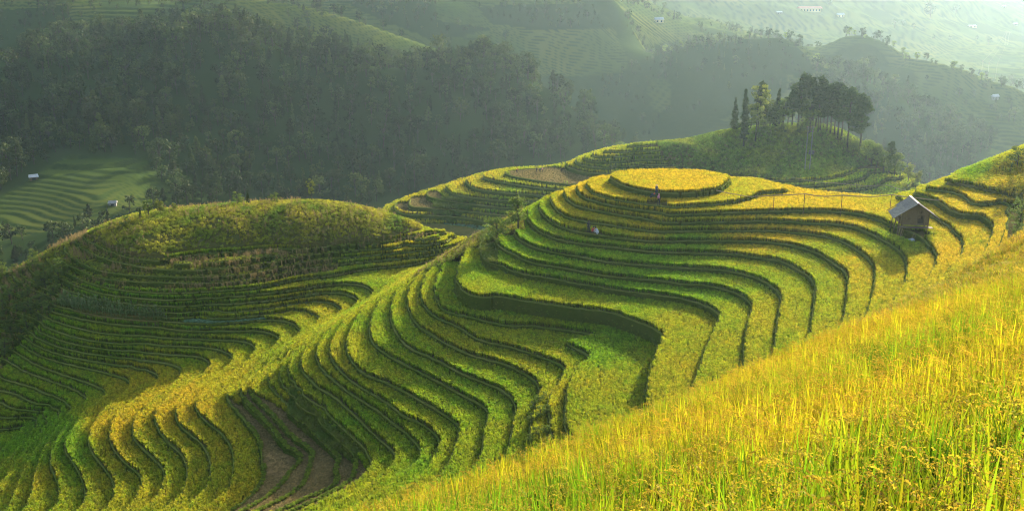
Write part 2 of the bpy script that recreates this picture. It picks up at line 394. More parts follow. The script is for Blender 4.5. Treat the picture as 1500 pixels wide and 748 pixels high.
class Terraces:
    """Flat treads between the lips, with a bank below and a bund on top of each lip."""
    def __init__(self, grid, zs, smooth_fn, skip=None, batter=0.22, bund_w=0.22, bund_h=0.09):
        g = self.g = grid
        zs = self.zs = np.array(sorted(zs), float)
        nx, ny = g.h.shape
        kn = np.searchsorted(zs, g.h, 'right') - 1          # -1 below the lowest lip
        sm = smooth_fn(g.X, g.Y, g.h)
        self.kn, self.sm = kn, sm
        H = g.h.ravel(); KN = kn.ravel(); SM = sm.ravel(); XF = g.X.ravel(); YF = g.Y.ravel()
        SK = np.zeros(nx * ny, bool) if skip is None else skip.ravel()
        # components of equal level
        lab = -np.ones(nx * ny, int)
        nb = (1, -1, ny, -ny, ny + 1, -ny - 1)
        count = 0; comps = []
        KL = KN.tolist(); SL = SM.tolist()
        jj = np.tile(np.arange(ny), nx)
        for s0 in range(nx * ny):
            if lab[s0] >= 0: continue
            k0 = KL[s0]; m0 = SL[s0]
            lab[s0] = count; stack = [s0]; size = 0
            while stack:
                a = stack.pop(); size += 1
                ja = a % ny
                for d in nb:
                    b = a + d
                    if b < 0 or b >= nx * ny: continue
                    if abs(b % ny - ja) > 1: continue
                    if lab[b] < 0 and KL[b] == k0 and SL[b] == m0:
                        lab[b] = count; stack.append(b)
            comps.append((k0, m0, size)); count += 1
        self.lab = lab.reshape(nx, ny); self.comps = comps
        # triangles
        I, J = np.meshgrid(np.arange(nx - 1), np.arange(ny - 1), indexing='ij')
        a = (I * ny + J).ravel(); b = a + ny; c = a + ny + 1; d = a + 1
        tri = np.concatenate([np.stack([a, b, c], 1), np.stack([a, c, d], 1)])
        tri = tri[~(SK[tri].all(1))]
        km = KN[tri].min(1); kM = KN[tri].max(1)
        whole = km == kM
        self.treads = {}      # label -> list of polygons (vertex keys)
        self.lips = {}        # label -> list of (vertex a, vertex b)
        self.cv = {}; self.cp = []
        base = nx * ny
        def cross(p, q, k):
            if p > q: p, q = q, p
            key = (p, q, k)
            i = self.cv.get(key)
            if i is None:
                t = (zs[k] - H[p]) / (H[q] - H[p])
                t = min(max(t, 0.0), 1.0)
                i = len(self.cp); self.cv[key] = i
                self.cp.append((XF[p] + (XF[q] - XF[p]) * t, YF[p] + (YF[q] - YF[p]) * t, k))
            return base + i
        wt = tri[whole]; wl_ = lab[wt[:, 0]]
        self.whole_tris, self.whole_lab = wt, wl_
        for t in tri[~whole].tolist():
            h3 = [H[i] for i in t]; k3 = [KL[i] for i in t]
            for k in range(min(k3), max(k3) + 1):
                lo = zs[k] if k >= 0 else -1e9
                hi = zs[k + 1] if k + 1 < len(zs) else 1e9
                poly = []; lowpts = []
                for e in range(3):
                    p, q = t[e], t[(e + 1) % 3]
                    hp, hq = h3[e], h3[(e + 1) % 3]
                    pin = lo <= hp < hi
                    if pin: poly.append(p)
                    ev = []
                    if (hp < lo) != (hq < lo) and k >= 0: ev.append((0, k))
                    if k + 1 < len(zs) and (hp < hi) != (hq < hi): ev.append((1, k + 1))
                    if len(ev) == 2 and hp > hq: ev.reverse()
                    for w_, kk in ev:
                        v = cross(p, q, kk); poly.append(v)
                        if w_ == 0: lowpts.append(v)
                if len(poly) < 3: continue
                l = -1
                for i in range(3):
                    if k3[i] == k: l = lab[t[i]]; break
                self.treads.setdefault(l, []).append((poly, k))
                if len(lowpts) == 2 and k >= 0 and not (SL[t[0]] and SL[t[1]] and SL[t[2]]):
                    x1, y1 = self.vxy(lowpts[0], base, XF, YF); x2, y2 = self.vxy(lowpts[1], base, XF, YF)
                    if abs(x1 - x2) + abs(y1 - y2) > 1e-5:
                        self.lips.setdefault(l, []).append((lowpts[0] - base, lowpts[1] - base, k))
        self.base = base
        self.cpa = np.array(self.cp, float).reshape(-1, 3)
        cx, cy = self.cpa[:, 0], self.cpa[:, 1]
        gx = g.sample(g.gx, cx, cy); gy = g.sample(g.gy, cx, cy)
        n = np.hypot(gx, gy) + 1e-6
        self.cg = np.stack([gx / n, gy / n], -1)      # uphill
        self.slope = n
        self.csm = smooth_fn(cx, cy, zs[self.cpa[:, 2].astype(int)] + 0.01)
        self.batter, self.bund_w, self.bund_h = batter, bund_w, bund_h
        self.H, self.XF, self.YF, self.SM = H, XF, YF, SM
    def vxy(self, v, base, XF, YF):
        return (XF[v], YF[v]) if v < base else self.cp[v - base][:2]
    def tread_mesh(self, l):
        base = self.base; zs = self.zs
        vid = {}; V = []; F = []
        def get(v, k, smooth):
            key = v
            i = vid.get(key)
            if i is None:
                i = len(V); vid[key] = i
                if v < base:
                    z = self.H[v] if (k < 0 or smooth) else zs[k]
                    V.append((self.XF[v], self.YF[v], z))
                else:
                    p = self.cp[v - base]
                    z = zs[int(p[2])] if (k < 0 or smooth) else zs[k]
                    V.append((p[0], p[1], z))
            return i
        if l >= 0:
            k, m, _ = self.comps[l]
            for t in self.whole_tris[self.whole_lab == l].tolist():
                F.append([get(v, k, m) for v in t])
        else:
            m = False
        for poly, k in self.treads.get(l, ()):
            if l < 0: vid.clear()
            F.append([get(v, k, m) for v in poly])
        return np.array(V).reshape(-1, 3), F
    def lip_mesh(self, l, z_noise=0.0):
        """bank and bund along the lips of one tread"""
        segs = self.lips.get(l, [])
        vid = {}; VB = []; FB = []; VU = []; FU = []
        def get(c):
            i = vid.get(c)
            if i is None:
                i = len(vid); vid[c] = i
                x, y, k = self.cp[c]; k = int(k)
                ux, uy = self.cg[c]
                z = self.zs[k]; zb = (self.zs[k - 1] if k > 0 else z - 1.0) - 0.06
                dz = z - zb
                steep = min(1.0, 0.45 / max(0.05, (dz) / self.slope[c]))  # narrow ledges get steep banks
                n1 = noise2(x + 7.3, y, 0.9); n2 = noise2(x, y + 31.7, 2.3)
                for f, o in ((0.0, 0.0), (0.33, 0.30 + 0.5 * n1), (0.68, 0.62 + 0.55 * n2), (1.0, 1.0 + 0.4 * n1)):
                    off = -o * dz * self.batter * (1.0 if steep > 0.9 else 0.8)
                    VB.append((x + ux * off, y + uy * off, z - f * dz))
                w = self.bund_w * (1 + 0.5 * n2); hh = self.bund_h * (1 + 0.9 * n1)
                for o, zz in ((-0.10, -0.10), (0.02, hh * 0.8), (0.5, hh), (0.9, hh * 0.6), (1.05, -0.05)):
                    VU.append((x + ux * o * w, y + uy * o * w, z + zz))
            return i
        for a, b, k in segs:
            i, j = get(a), get(b)
            for r in range(3): FB.append((i * 4 + r, i * 4 + r + 1, j * 4 + r + 1, j * 4 + r))
            for r in range(4): FU.append((i * 5 + r, i * 5 + r + 1, j * 5 + r + 1, j * 5 + r))
        return VB, FB, VU, FU
# ------------------------------------------------------------------ materials
def new_mat(name):
    m = bpy.data.materials.new(name); m.use_nodes = True
    nt = m.node_tree; nt.nodes.clear()
    out = nt.nodes.new("ShaderNodeOutputMaterial")
    return m, nt, out
def N(nt, kind, **kw):
    n = nt.nodes.new(kind)
    for k, v in kw.items():
        if k in n.inputs.keys(): n.inputs[k].default_value = v
        else: setattr(n, k, v)
    return n
def ramp(nt, fac, stops):
    r = nt.nodes.new("ShaderNodeValToRGB")
    while len(r.color_ramp.elements) > 1: r.color_ramp.elements.remove(r.color_ramp.elements[-1])
    r.color_ramp.elements[0].position = stops[0][0]; r.color_ramp.elements[0].color = (*stops[0][1], 1)
    for p, c in stops[1:]:
        e = r.color_ramp.elements.new(p); e.color = (*c, 1)
    nt.links.new(fac, r.inputs[0])
    return r.outputs[0]
def mixc(nt, fac, a, b, mode='MIX'):
    m = nt.nodes.new("ShaderNodeMix"); m.data_type = 'RGBA'; m.blend_type = mode
    for sock, v in ((m.inputs[0], fac), (m.inputs[6], a), (m.inputs[7], b)):
        if hasattr(v, 'links'): nt.links.new(v, sock)
        elif isinstance(v, (int, float)): sock.default_value = v
        else: sock.default_value = (*v, 1)
    return m.outputs[2]
def noise_tex(nt, scale, detail=4, rough=0.6, coord=None):
    n = N(nt, "ShaderNodeTexNoise", Scale=scale, Detail=detail, Roughness=rough)
    if coord is None:
        g = nt.nodes.new("ShaderNodeNewGeometry"); coord = g.outputs['Position']
    nt.links.new(coord, n.inputs['Vector'])
    return n.outputs[0]

def ground_mat(name, stops, scale, bump=0.25, bump_scale=9.0, rough=0.95, big=0.12):
    m, nt, out = new_mat(name)
    n1 = noise_tex(nt, scale, 6, 0.65); n2 = noise_tex(nt, big, 3, 0.5); n3 = noise_tex(nt, bump_scale, 4, 0.7)
    c1 = ramp(nt, n1, stops)
    c = mixc(nt, 0.35, c1, ramp(nt, n2, [(0.3, stops[0][1]), (0.7, stops[-1][1])]))
    b = N(nt, "ShaderNodeBsdfPrincipled", Roughness=rough)
    b.inputs['Specular IOR Level'].default_value = 0.0
    nt.links.new(c, b.inputs['Base Color'])
    bp = N(nt, "ShaderNodeBump", Strength=bump, Distance=0.3)
    nt.links.new(n3, bp.inputs['Height']); nt.links.new(bp.outputs[0], b.inputs['Normal'])
    nt.links.new(b.outputs[0], out.inputs[0])
    return m

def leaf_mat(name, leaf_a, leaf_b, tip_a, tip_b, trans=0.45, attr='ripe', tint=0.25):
    """leaves: a..b by the per-plant value; 'part' 0 = leaf, 1 = ear or flower; in tree crowns the upper leaves"""
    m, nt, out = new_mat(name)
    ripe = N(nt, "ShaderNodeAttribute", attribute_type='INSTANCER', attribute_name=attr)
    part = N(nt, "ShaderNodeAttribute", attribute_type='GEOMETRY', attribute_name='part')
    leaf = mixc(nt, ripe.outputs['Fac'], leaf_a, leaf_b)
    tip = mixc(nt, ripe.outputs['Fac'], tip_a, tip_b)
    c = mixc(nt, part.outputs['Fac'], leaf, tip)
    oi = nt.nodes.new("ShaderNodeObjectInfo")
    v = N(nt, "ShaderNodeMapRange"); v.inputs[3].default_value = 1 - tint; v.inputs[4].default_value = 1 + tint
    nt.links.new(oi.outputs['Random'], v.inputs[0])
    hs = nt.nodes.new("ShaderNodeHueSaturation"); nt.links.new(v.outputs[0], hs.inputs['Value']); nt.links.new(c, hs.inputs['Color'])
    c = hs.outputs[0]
    d = N(nt, "ShaderNodeBsdfDiffuse"); t = N(nt, "ShaderNodeBsdfTranslucent"); g = N(nt, "ShaderNodeBsdfGlossy", Roughness=0.6)
    nt.links.new(c, d.inputs[0])
    tc = mixc(nt, 0.35, c, (0.9, 0.85, 0.05), 'MULTIPLY')
    nt.links.new(c, t.inputs[0])
    g.inputs[0].default_value = (1, 0.95, 0.8, 1)
    mx = N(nt, "ShaderNodeMixShader", Fac=trans); nt.links.new(d.outputs[0], mx.inputs[1]); nt.links.new(t.outputs[0], mx.inputs[2])
    mg = N(nt, "ShaderNodeMixShader", Fac=0.015); nt.links.new(mx.outputs[0], mg.inputs[1]); nt.links.new(g.outputs[0], mg.inputs[2])
    nt.links.new(mg.outputs[0], out.inputs[0])
    return m
def plain_mat(name, color, rough=0.8, var=0.25, scale=6.0, metallic=0.0, bump=0.1, stretch=None):
    m, nt, out = new_mat(name)
    coord = None
    if stretch:
        tc = nt.nodes.new("ShaderNodeTexCoord"); mp = N(nt, "ShaderNodeMapping"); mp.inputs['Scale'].default_value = stretch
        nt.links.new(tc.outputs['Object'], mp.inputs[0]); coord = mp.outputs[0]
    n1 = noise_tex(nt, scale, 5, 0.65, coord)
    lo = tuple(max(0, c * (1 - var)) for c in color); hi = tuple(c * (1 + var) for c in color)
    c = ramp(nt, n1, [(0.3, lo), (0.7, hi)])
    b = N(nt, "ShaderNodeBsdfPrincipled", Roughness=rough, Metallic=metallic)
    b.inputs['Specular IOR Level'].default_value = 0.25
    nt.links.new(c, b.inputs['Base Color'])
    bp = N(nt, "ShaderNodeBump", Strength=bump, Distance=0.05)
    nt.links.new(n1, bp.inputs['Height']); nt.links.new(bp.outputs[0], b.inputs['Normal'])
    nt.links.new(b.outputs[0], out.inputs[0])
    return m

M = {}
M['soil'] = ground_mat('paddy_soil', [(0.25, (0.04, 0.042, 0.012)), (0.5, (0.075, 0.066, 0.02)), (0.75, (0.115, 0.095, 0.035))], 2.2)
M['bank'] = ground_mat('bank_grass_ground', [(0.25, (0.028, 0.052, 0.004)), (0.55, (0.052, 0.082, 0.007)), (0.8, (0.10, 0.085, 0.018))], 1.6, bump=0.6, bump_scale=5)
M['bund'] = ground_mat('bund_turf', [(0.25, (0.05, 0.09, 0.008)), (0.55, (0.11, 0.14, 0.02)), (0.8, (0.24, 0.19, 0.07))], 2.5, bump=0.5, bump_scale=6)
M['slope'] = ground_mat('slope_ground', [(0.25, (0.05, 0.07, 0.012)), (0.55, (0.10, 0.11, 0.02)), (0.8, (0.16, 0.12, 0.035))], 1.2, bump=0.5)
M['weedy'] = ground_mat('weedy_ground', [(0.25, (0.05, 0.06, 0.014)), (0.55, (0.11, 0.11, 0.025)), (0.8, (0.19, 0.12, 0.045))], 0.8, bump=0.6, bump_scale=4)
M['rice'] = leaf_mat('rice_leaf', (0.15, 0.36, 0.006), (0.56, 0.46, 0.012), (0.24, 0.40, 0.012), (0.66, 0.43, 0.02), 0.58, tint=.4)
M['near_rice'] = leaf_mat('near_rice_leaf', (0.12, 0.23, 0.006), (0.40, 0.34, 0.010), (0.33, 0.26, 0.02), (0.43, 0.25, 0.022), 0.48, tint=.45)
M['stem'] = leaf_mat('shaded_rice_stem', (0.055, 0.085, 0.008), (0.12, 0.10, 0.012), (0.1, 0.1, 0.01), (0.1, 0.1, 0.01), 0.1, tint=.3)  # stems coloured dark to deepen the shade low in the rice
M['grass'] = leaf_mat('grass_leaf', (0.065, 0.14, 0.008), (0.17, 0.19, 0.02), (0.25, 0.2, 0.08), (0.45, 0.32, 0.16), 0.4)
M['weed'] = leaf_mat('weed_leaf', (0.11, 0.21, 0.012), (0.36, 0.34, 0.022), (0.44, 0.30, 0.10), (0.55, 0.38, 0.14), 0.5, tint=.5)
M['straw'] = leaf_mat('dry_straw', (0.12, 0.10, 0.032), (0.34, 0.26, 0.10), (0.3, 0.2, 0.08), (0.5, 0.34, 0.15), 0.3)
M['corn'] = leaf_mat('corn_leaf', (0.12, 0.20, 0.05), (0.30, 0.36, 0.16), (0.34, 0.3, 0.14), (0.4, 0.32, 0.16), 0.4)
M['cabbage'] = leaf_mat('cabbage_leaf', (0.10, 0.19, 0.09), (0.20, 0.32, 0.19), (0.2, 0.3, 0.2), (0.2, 0.3, 0.2), 0.3)
# ------------------------------------------------------------------ plant clumps that the crops are made of
class Plant:
    def __init__(self): self.V = []; self.F = []; self.P = []; self.stem = {}
    def blade(self, root, yaw, length, width, lean, curl, segs=2, part=0.0, twist=0.0, taper=1.0, stem=False):
        """a leaf as a curved, tapering strip"""
        dx, dy = math.cos(yaw), math.sin(yaw)
        sx, sy = -dy, dx
        p = Vector(root); a = lean; n0 = len(self.V)
        step = length / segs
        for i in range(segs + 1):
            t = i / segs
            w = width * (1 - t ** 1.6 * taper) * (0.55 + 0.9 * min(t * 2.2, 1) if segs > 2 else 1) * 0.5
            tw = twist * t
            ox, oy, oz = sx * math.cos(tw), sy * math.cos(tw), math.sin(tw)
            if i == segs and taper >= 1:
                self.V.append(tuple(p)); self.P.append(part)
            else:
                self.V.append((p.x - ox * w, p.y - oy * w, p.z - oz * w)); self.V.append((p.x + ox * w, p.y + oy * w, p.z + oz * w)); self.P += [part, part]
            p = p + Vector((dx * math.sin(a), dy * math.sin(a), math.cos(a))) * step
            a += curl / segs
        for i in range(segs):
            if stem: self.stem[len(self.F)] = 1
            b = n0 + 2 * i
            if i == segs - 1 and taper >= 1: self.F.append((b, b + 1, b + 2))
            else: self.F.append((b, b + 1, b + 3, b + 2))
        return p
    def grains(self, root, yaw, length, lean, curl, n, size, part=1.0):
        """a drooping ear: little rhombs along an arc"""
        dx, dy = math.cos(yaw), math.sin(yaw)
        p = Vector(root); a = lean
        for i in range(n):
            d = Vector((dx * math.sin(a), dy * math.sin(a), math.cos(a)))
            r = Vector((random.uniform(-1, 1), random.uniform(-1, 1), random.uniform(-1, 1))).normalized()
            s = d.cross(r).normalized() * size * 0.42
            q = p + r * size * 0.5
            e = (d + r * 0.5).normalized() * size * 1.25
            b = len(self.V)
            self.V += [tuple(q - e * 0.2), tuple(q + s + e * 0.4), tuple(q + e), tuple(q - s + e * 0.4)]
            self.P += [part] * 4
            self.F.append((b, b + 1, b + 2, b + 3))
            p = p + d * (length / n); a += curl / n
    def quad(self, c, n, up, w, h, part=0.0):
        n = Vector(n).normalized(); s = n.cross(Vector(up)).normalized(); t = s.cross(n)
        b = len(self.V); c = Vector(c)
        self.V += [tuple(c - s * w / 2 - t * h / 2), tuple(c + s * w / 2 - t * h / 2), tuple(c + s * w / 2 + t * h / 2), tuple(c - s * w / 2 + t * h / 2)]
        self.P += [part] * 4; self.F.append((b, b + 1, b + 2, b + 3))
    def build(self, name, mat, coll):
        me = bpy.data.meshes.new(name); me.from_pydata(self.V, [], self.F); me.update()
        me.materials.append(mat); me.materials.append(M['stem'])
        for i_ in self.stem: me.polygons[i_].material_index = 1
        a = me.attributes.new('part', 'FLOAT', 'POINT'); a.data.foreach_set('value', np.array(self.P, np.float32))
        o = bpy.data.objects.new(name, me); coll.objects.link(o)
        return o

U = random.uniform
def clump_set(name, mat, n, fn):
    c = bpy.data.collections.new(name + '_kinds')
    for i in range(n):
        p = Plant(); fn(p); p.build(name, mat, c)
    return c
def rice_mid(p):
    for _ in range(4):
        x, y = U(-.14, .14), U(-.14, .14)
        for _ in range(3):                                      # dense straw at the foot, its dark colour standing in for shade
            p.blade((x + U(-.05, .05), y + U(-.05, .05), 0), U(0, 6.28), U(.44, .56), U(.05, .08), U(0, .12), .1, 1, part=0, taper=.5, stem=True)
        for _ in range(6):
            p.blade((x + U(-.04, .04), y + U(-.04, .04), .1), U(0, 6.28), U(.5, .75), U(.022, .036), U(.03, .3), U(.2, .8), 2)
        for _ in range(3):
            yaw = U(0, 6.28)
            bx, by = x + math.cos(yaw) * .07, y + math.sin(yaw) * .07
            p.blade((bx, by, U(.5, .66)), yaw, U(.16, .24), .05, U(.5, .9), U(.8, 1.6), 2, part=U(.7, 1))
def rice_near(p):
    for _ in range(3):
        x, y = U(-.16, .16), U(-.16, .16)
        for _ in range(6):
            p.blade((x + U(-.07, .07), y + U(-.07, .07), 0), U(0, 6.28), U(.4, .58), U(.03, .05), U(0, .15), .1, 1, part=0, taper=.5, stem=True)
        for _ in range(6):
            p.blade((x + U(-.03, .03), y + U(-.03, .03), U(.05, .15)), U(0, 6.28), U(.6, .95), U(.024, .034), U(.02, .25), U(.15, .9), 4, part=0.0, twist=U(-.6, .6))
        for _ in range(1 if U(0, 1) < .8 else 2):
            p.blade((x, y, .36), U(0, 6.28), U(.68, .98), U(.024, .034), U(.02, .24), U(.0, .3), 3, part=0.0, twist=U(-1, 1))
        for _ in range(3):
            yaw = U(0, 6.28); ln = U(.08, .25)
            tip = p.blade((x + U(-.04, .04), y + U(-.04, .04), .1), yaw, U(.48, .70), .008, ln, .25, 3, part=.4, taper=.5)
            p.grains(tip, yaw, U(.2, .28), ln + .35, U(1.2, 2.2), 18, U(.016, .021), part=U(.75, 1))
def grass_tuft(p):
    for _ in range(16):
        r = U(0, .16); a = U(0, 6.28)
        p.blade((r * math.cos(a), r * math.sin(a), -.03), U(0, 6.28), U(.16, .42), U(.02, .035), U(.1, .7), U(.4, 1.4), 2, part=0 if U(0, 1) < .85 else U(.4, .9))
def weed_clump(p):
    for _ in range(7):
        x, y = U(-.3, .3), U(-.3, .3); h = U(.25, .7)
        for _ in range(9):
            a = U(0, 6.28); r = U(.02, .16)
            n = Vector((U(-1, 1), U(-1, 1), U(.3, 1.2)))
            p.quad((x + r * math.cos(a), y + r * math.sin(a), U(.12, 1) * h), n, (math.cos(a), math.sin(a), .1), U(.07, .15), U(.1, .2), part=0 if U(0, 1) < .9 else .6)
    for _ in range(8):
        p.blade((U(-.3, .3), U(-.3, .3), 0), U(0, 6.28), U(.4, .8), .03, U(.05, .3), U(.2, .8), 2, part=U(0, .5))
def corn_dry(p):
    for _ in range(2):
        x, y = U(-.15, .15), U(-.15, .15); h = U(1.2, 1.75)
        p.blade((x, y, 0), U(0, 6.28), h, .035, U(0, .12), .1, 2, part=.3, taper=.6)
        p.blade((x, y, 0), U(0, 6.28), h, .035, U(0, .1), .05, 2, part=.3, taper=.6)
        for i in range(7):
            p.blade((x, y, h * (.25 + .1 * i)), U(0, 6.28), U(.35, .6), .055, U(.5, .9), U(1.2, 2.2), 3, part=U(.2, 1))
def corn_green(p):
    h = U(1.1, 1.6)
    p.blade((0, 0, 0), 0, h, .04, 0, .05, 2, taper=.6); p.blade((0, 0, 0), 1.57, h, .04, 0, .05, 2, taper=.6)
    for i in range(9):
        p.blade((0, 0, h * (.2 + .085 * i)), U(0, 6.28), U(.5, .8), .085, U(.4, .8), U(.9, 1.7), 3, part=0 if i < 7 else .4)
def cabbage(p):
    for i in range(11):
        a = i * 2.4; ti = .2 + .9 * (i / 11)
        p.blade((0, 0, 0), a, U(.2, .3), .2, ti, .9, 2, taper=.4)
def stubble(p):
    for _ in range(22):
        a = U(0, 6.28); r = U(0, .22)
        p.blade((r * math.cos(a), r * math.sin(a), 0), U(0, 6.28), U(.08, .2), .02, U(.05, .5), .1, 1, part=U(0, .6))
    for _ in range(8):
        p.blade((U(-.2, .2), U(-.2, .2), .03), U(0, 6.28), U(.2, .4), .018, 1.45, .1, 1, part=U(.3, 1))
def straw_mess(p):
    for _ in range(30):
        p.blade((U(-.3, .3), U(-.3, .3), U(.02, .16)), U(0, 6.28), U(.3, .6), .025, U(1.2, 1.6), U(-.2, .4), 2, part=U(.5, 1))
def shrub_fern(p):
    for i in range(22):
        a = U(0, 6.28)
        p.blade((U(-.25, .25), U(-.25, .25), U(0, .3)), a, U(.5, 1.0), U(.06, .11), U(.2, .7), U(.9, 1.8), 3, part=0 if U(0, 1) < .9 else .4)
KINDS = {
 'rice': clump_set('rice_clump', M['rice'], 5, rice_mid), 'near': clump_set('rice_plant', M['near_rice'], 6, rice_near),
 'brow': clump_set('rice_clump', M['near_rice'], 5, rice_mid),
 'grass': clump_set('grass_tuft', M['grass'], 4, grass_tuft), 'weed': clump_set('weed_clump', M['weed'], 4, weed_clump),
 'corn_dry': clump_set('dry_corn', M['straw'], 4, corn_dry), 'corn': clump_set('corn_plant', M['corn'], 4, corn_green),
 'cabbage': clump_set('cabbage_plant', M['cabbage'], 2, cabbage), 'stubble': clump_set('rice_stubble', M['straw'], 3, stubble),
 'straw': clump_set('loose_straw', M['straw'], 2, straw_mess), 'fern': clump_set('shrub_clump', M['grass'], 4, shrub_fern),
}
_gn = {}
def instancer(coll):
    if coll.name in _gn: return _gn[coll.name]
    ng = bpy.data.node_groups.new('grow_' + coll.name, 'GeometryNodeTree')
    ng.interface.new_socket('Geometry', in_out='INPUT', socket_type='NodeSocketGeometry')
    ng.interface.new_socket('Geometry', in_out='OUTPUT', socket_type='NodeSocketGeometry')
    gi = ng.nodes.new('NodeGroupInput'); go = ng.nodes.new('NodeGroupOutput')
    ci = ng.nodes.new('GeometryNodeCollectionInfo'); ci.inputs['Collection'].default_value = coll
    ci.inputs['Separate Children'].default_value = True; ci.inputs['Reset Children'].default_value = True
    ip = ng.nodes.new('GeometryNodeInstanceOnPoints'); ip.inputs['Pick Instance'].default_value = True
    def attr(name, t):
        a = ng.nodes.new('GeometryNodeInputNamedAttribute'); a.data_type = t; a.inputs['Name'].default_value = name
        return a.outputs['Attribute']
    ng.links.new(gi.outputs[0], ip.inputs['Points']); ng.links.new(ci.outputs[0], ip.inputs['Instance'])
    ng.links.new(attr('pick', 'INT'), ip.inputs['Instance Index'])
    er = ng.nodes.new('FunctionNodeEulerToRotation'); ng.links.new(attr('turn', 'FLOAT_VECTOR'), er.inputs[0])
    ng.links.new(er.outputs[0], ip.inputs['Rotation'])
    ng.links.new(attr('size', 'FLOAT_VECTOR'), ip.inputs['Scale'])
    ng.links.new(ip.outputs[0], go.inputs[0])
    _gn[coll.name] = ng
    return ng
def grow(name, P, kind, ripe, size, parent=None, tilt=0.0, turn=None, zsize=None, jit=.3):
    """plants standing at the points P"""
    n = len(P)
    me = bpy.data.meshes.new(name)
    me.vertices.add(n); me.vertices.foreach_set('co', np.asarray(P, np.float32).ravel())
    coll = KINDS[kind] if isinstance(kind, str) else kind
    a = me.attributes.new('pick', 'INT', 'POINT'); a.data.foreach_set('value', RNG.integers(0, len(coll.objects), n).astype(np.int32))
    r = np.zeros((n, 3), np.float32); r[:, :2] = RNG.normal(0, 1, (n, 2)) * tilt; r[:, 2] = RNG.random(n) * 6.283
    a = me.attributes.new('turn', 'FLOAT_VECTOR', 'POINT'); a.data.foreach_set('vector', r.ravel())
    s = np.broadcast_to(np.asarray(size, np.float32), (n,)) * (1 - jit / 2 + jit * RNG.random(n).astype(np.float32))
    zs_ = s * (1.0 if zsize is None else zsize)
    a = me.attributes.new('size', 'FLOAT_VECTOR', 'POINT'); a.data.foreach_set('vector', np.stack([s, s, zs_], -1).astype(np.float32).ravel())
    a = me.attributes.new('ripe', 'FLOAT', 'POINT'); a.data.foreach_set('value', np.broadcast_to(np.asarray(ripe, np.float32), (n,)).copy())
    o = bpy.data.objects.new(name, me); col.objects.link(o)
    if parent: o.parent = parent
    md = o.modifiers.new('grow', 'NODES'); md.node_group = instancer(coll)
    o['kind'] = 'stuff'
    return o
# ------------------------------------------------------------------ the near hillside and the terraced hillside
CROWN += [(1600, 190, -29.5), (1700, 165, -27), (1600, 300, -31), (1660, 340, -28), (1560, 250, -30)]
main_rbf = Rbf(thin(gather_main(), 0.5), 0.05)
nb = [at_d(a, b, d) - np.array([0, 0, 0.8]) for a, b, d in NEAR]
for a, b, d in NEAR_BROW:
    p = at_d(a, b, d) - np.array([0, 0, 0.8]); nb.append(p)
    u = p[:2] / np.linalg.norm(p[:2])
    for dy, dz in ((3, 2.2), (8, 7.0), (16, 14.0), (28, 23.0)):
        nb.append(np.array([p[0] + u[0] * dy, p[1] + u[1] * dy, p[2] - dz]))
nb += [np.array(p, float) for p in ((0, 0, -1.9), (6, -4, -0.5), (22, 6, -0.5), (45, 22, -3.5), (75, 50, -10), (95, 80, -17), (110, 115, -25), (-14, 2, -8), (-22, 18, -17), (-10, -6, -5), (-26, 30, -24))]
near_rbf = Rbf(np.array(nb), 0.1)

GA = Grid(-112, 104, 82, 212, 0.5)
hA = blur(main_rbf(GA.X, GA.Y), 1)
hA = np.where((GA.X < 46) & (GA.Y > 100), np.minimum(hA, -35.35), hA)
GA.finish(hA)
near_on_A = near_rbf(GA.X[::4, ::4], GA.Y[::4, ::4])
GN = Grid(-32, 112, -8, 116, 1.0)
hN = blur(near_rbf(GN.X, GN.Y), 1) + 0.10 * noise2(GN.X, GN.Y, 3.1)
inA = (GN.Y > 84)
hA_on_N = np.where(inA, GA.sample(GA.h, GN.X, GN.Y), -200.0)
GN.finish(hN)
GN.dead = inA & (hN < hA_on_N - 2.5)
near_h_A = GN.sample(GN.h, GA.X, GA.Y)
covered = (GA.Y < 115.5) & (GA.X > -32) & (near_h_A > GA.h + 1.2)
pxA, pyA = project(GA.X, GA.Y, GA.h)
out_of_view = (pxA < -170) | (pxA > 1680) | (pyA > 860)
def smooth_main(x, y, h):
    return (h > ZL[32]) | ((x < 2) & (y > 150) & (h > ZL[16] - 0.005)) | ((x < 2) & (y > 186))
TA = Terraces(GA, list(ZL.values()), smooth_main, skip=covered | out_of_view)

RIPE_AND_LIT = [(980,265,.95),(860,280,.9),(830,300,.7),(790,312,.35),(760,340,.15),(700,400,.2),(650,400,.35),(560,470,.35),(450,520,.5),(350,540,.55),(250,595,.9),(150,630,.85),(200,680,.62),(300,660,.62),(350,680,.55),
 (60,700,.6),(100,640,.08),(60,660,.15),(550,600,.25),(650,600,.25),(720,560,.3),(700,500,.4),(780,520,.45),(880,560,.5),(870,610,.5),(900,590,.5),(880,500,.22),(1000,500,.45),(990,540,.5),(1100,480,.5),(1060,420,.25),(900,400,.15),(950,375,.12),  # wide paddy: sunlit lower part coloured yellower, shaded top greener
 (1000,362,.18),(950,343,.75),(1100,345,.82),(1150,325,.88),(1200,300,.88),(1200,430,.5),(1260,400,.78),(1330,390,.7),(1330,352,.3),(1390,370,.85),(1450,330,.88),(1400,290,.88),(1430,245,.25),(1350,280,.6),(1470,262,.9),
 (300,420,.2),(200,450,.15),(450,450,.6),(300,490,.35),(150,510,.25),(100,560,.25),(200,550,.6),(600,380,.6),(660,345,.45),(500,405,.3),(1200,370,.45),(1220,480,.55)]
RIPE_AND_LIT = np.array(RIPE_AND_LIT, float)
def ripe_at(px, py):
    d = (px[:, None] - RIPE_AND_LIT[:, 0]) ** 2 + ((py[:, None] - RIPE_AND_LIT[:, 1]) * 1.6) ** 2 + 60.0
    w = 1 / d ** 2
    return (w * RIPE_AND_LIT[:, 2]).sum(1) / w.sum(1)

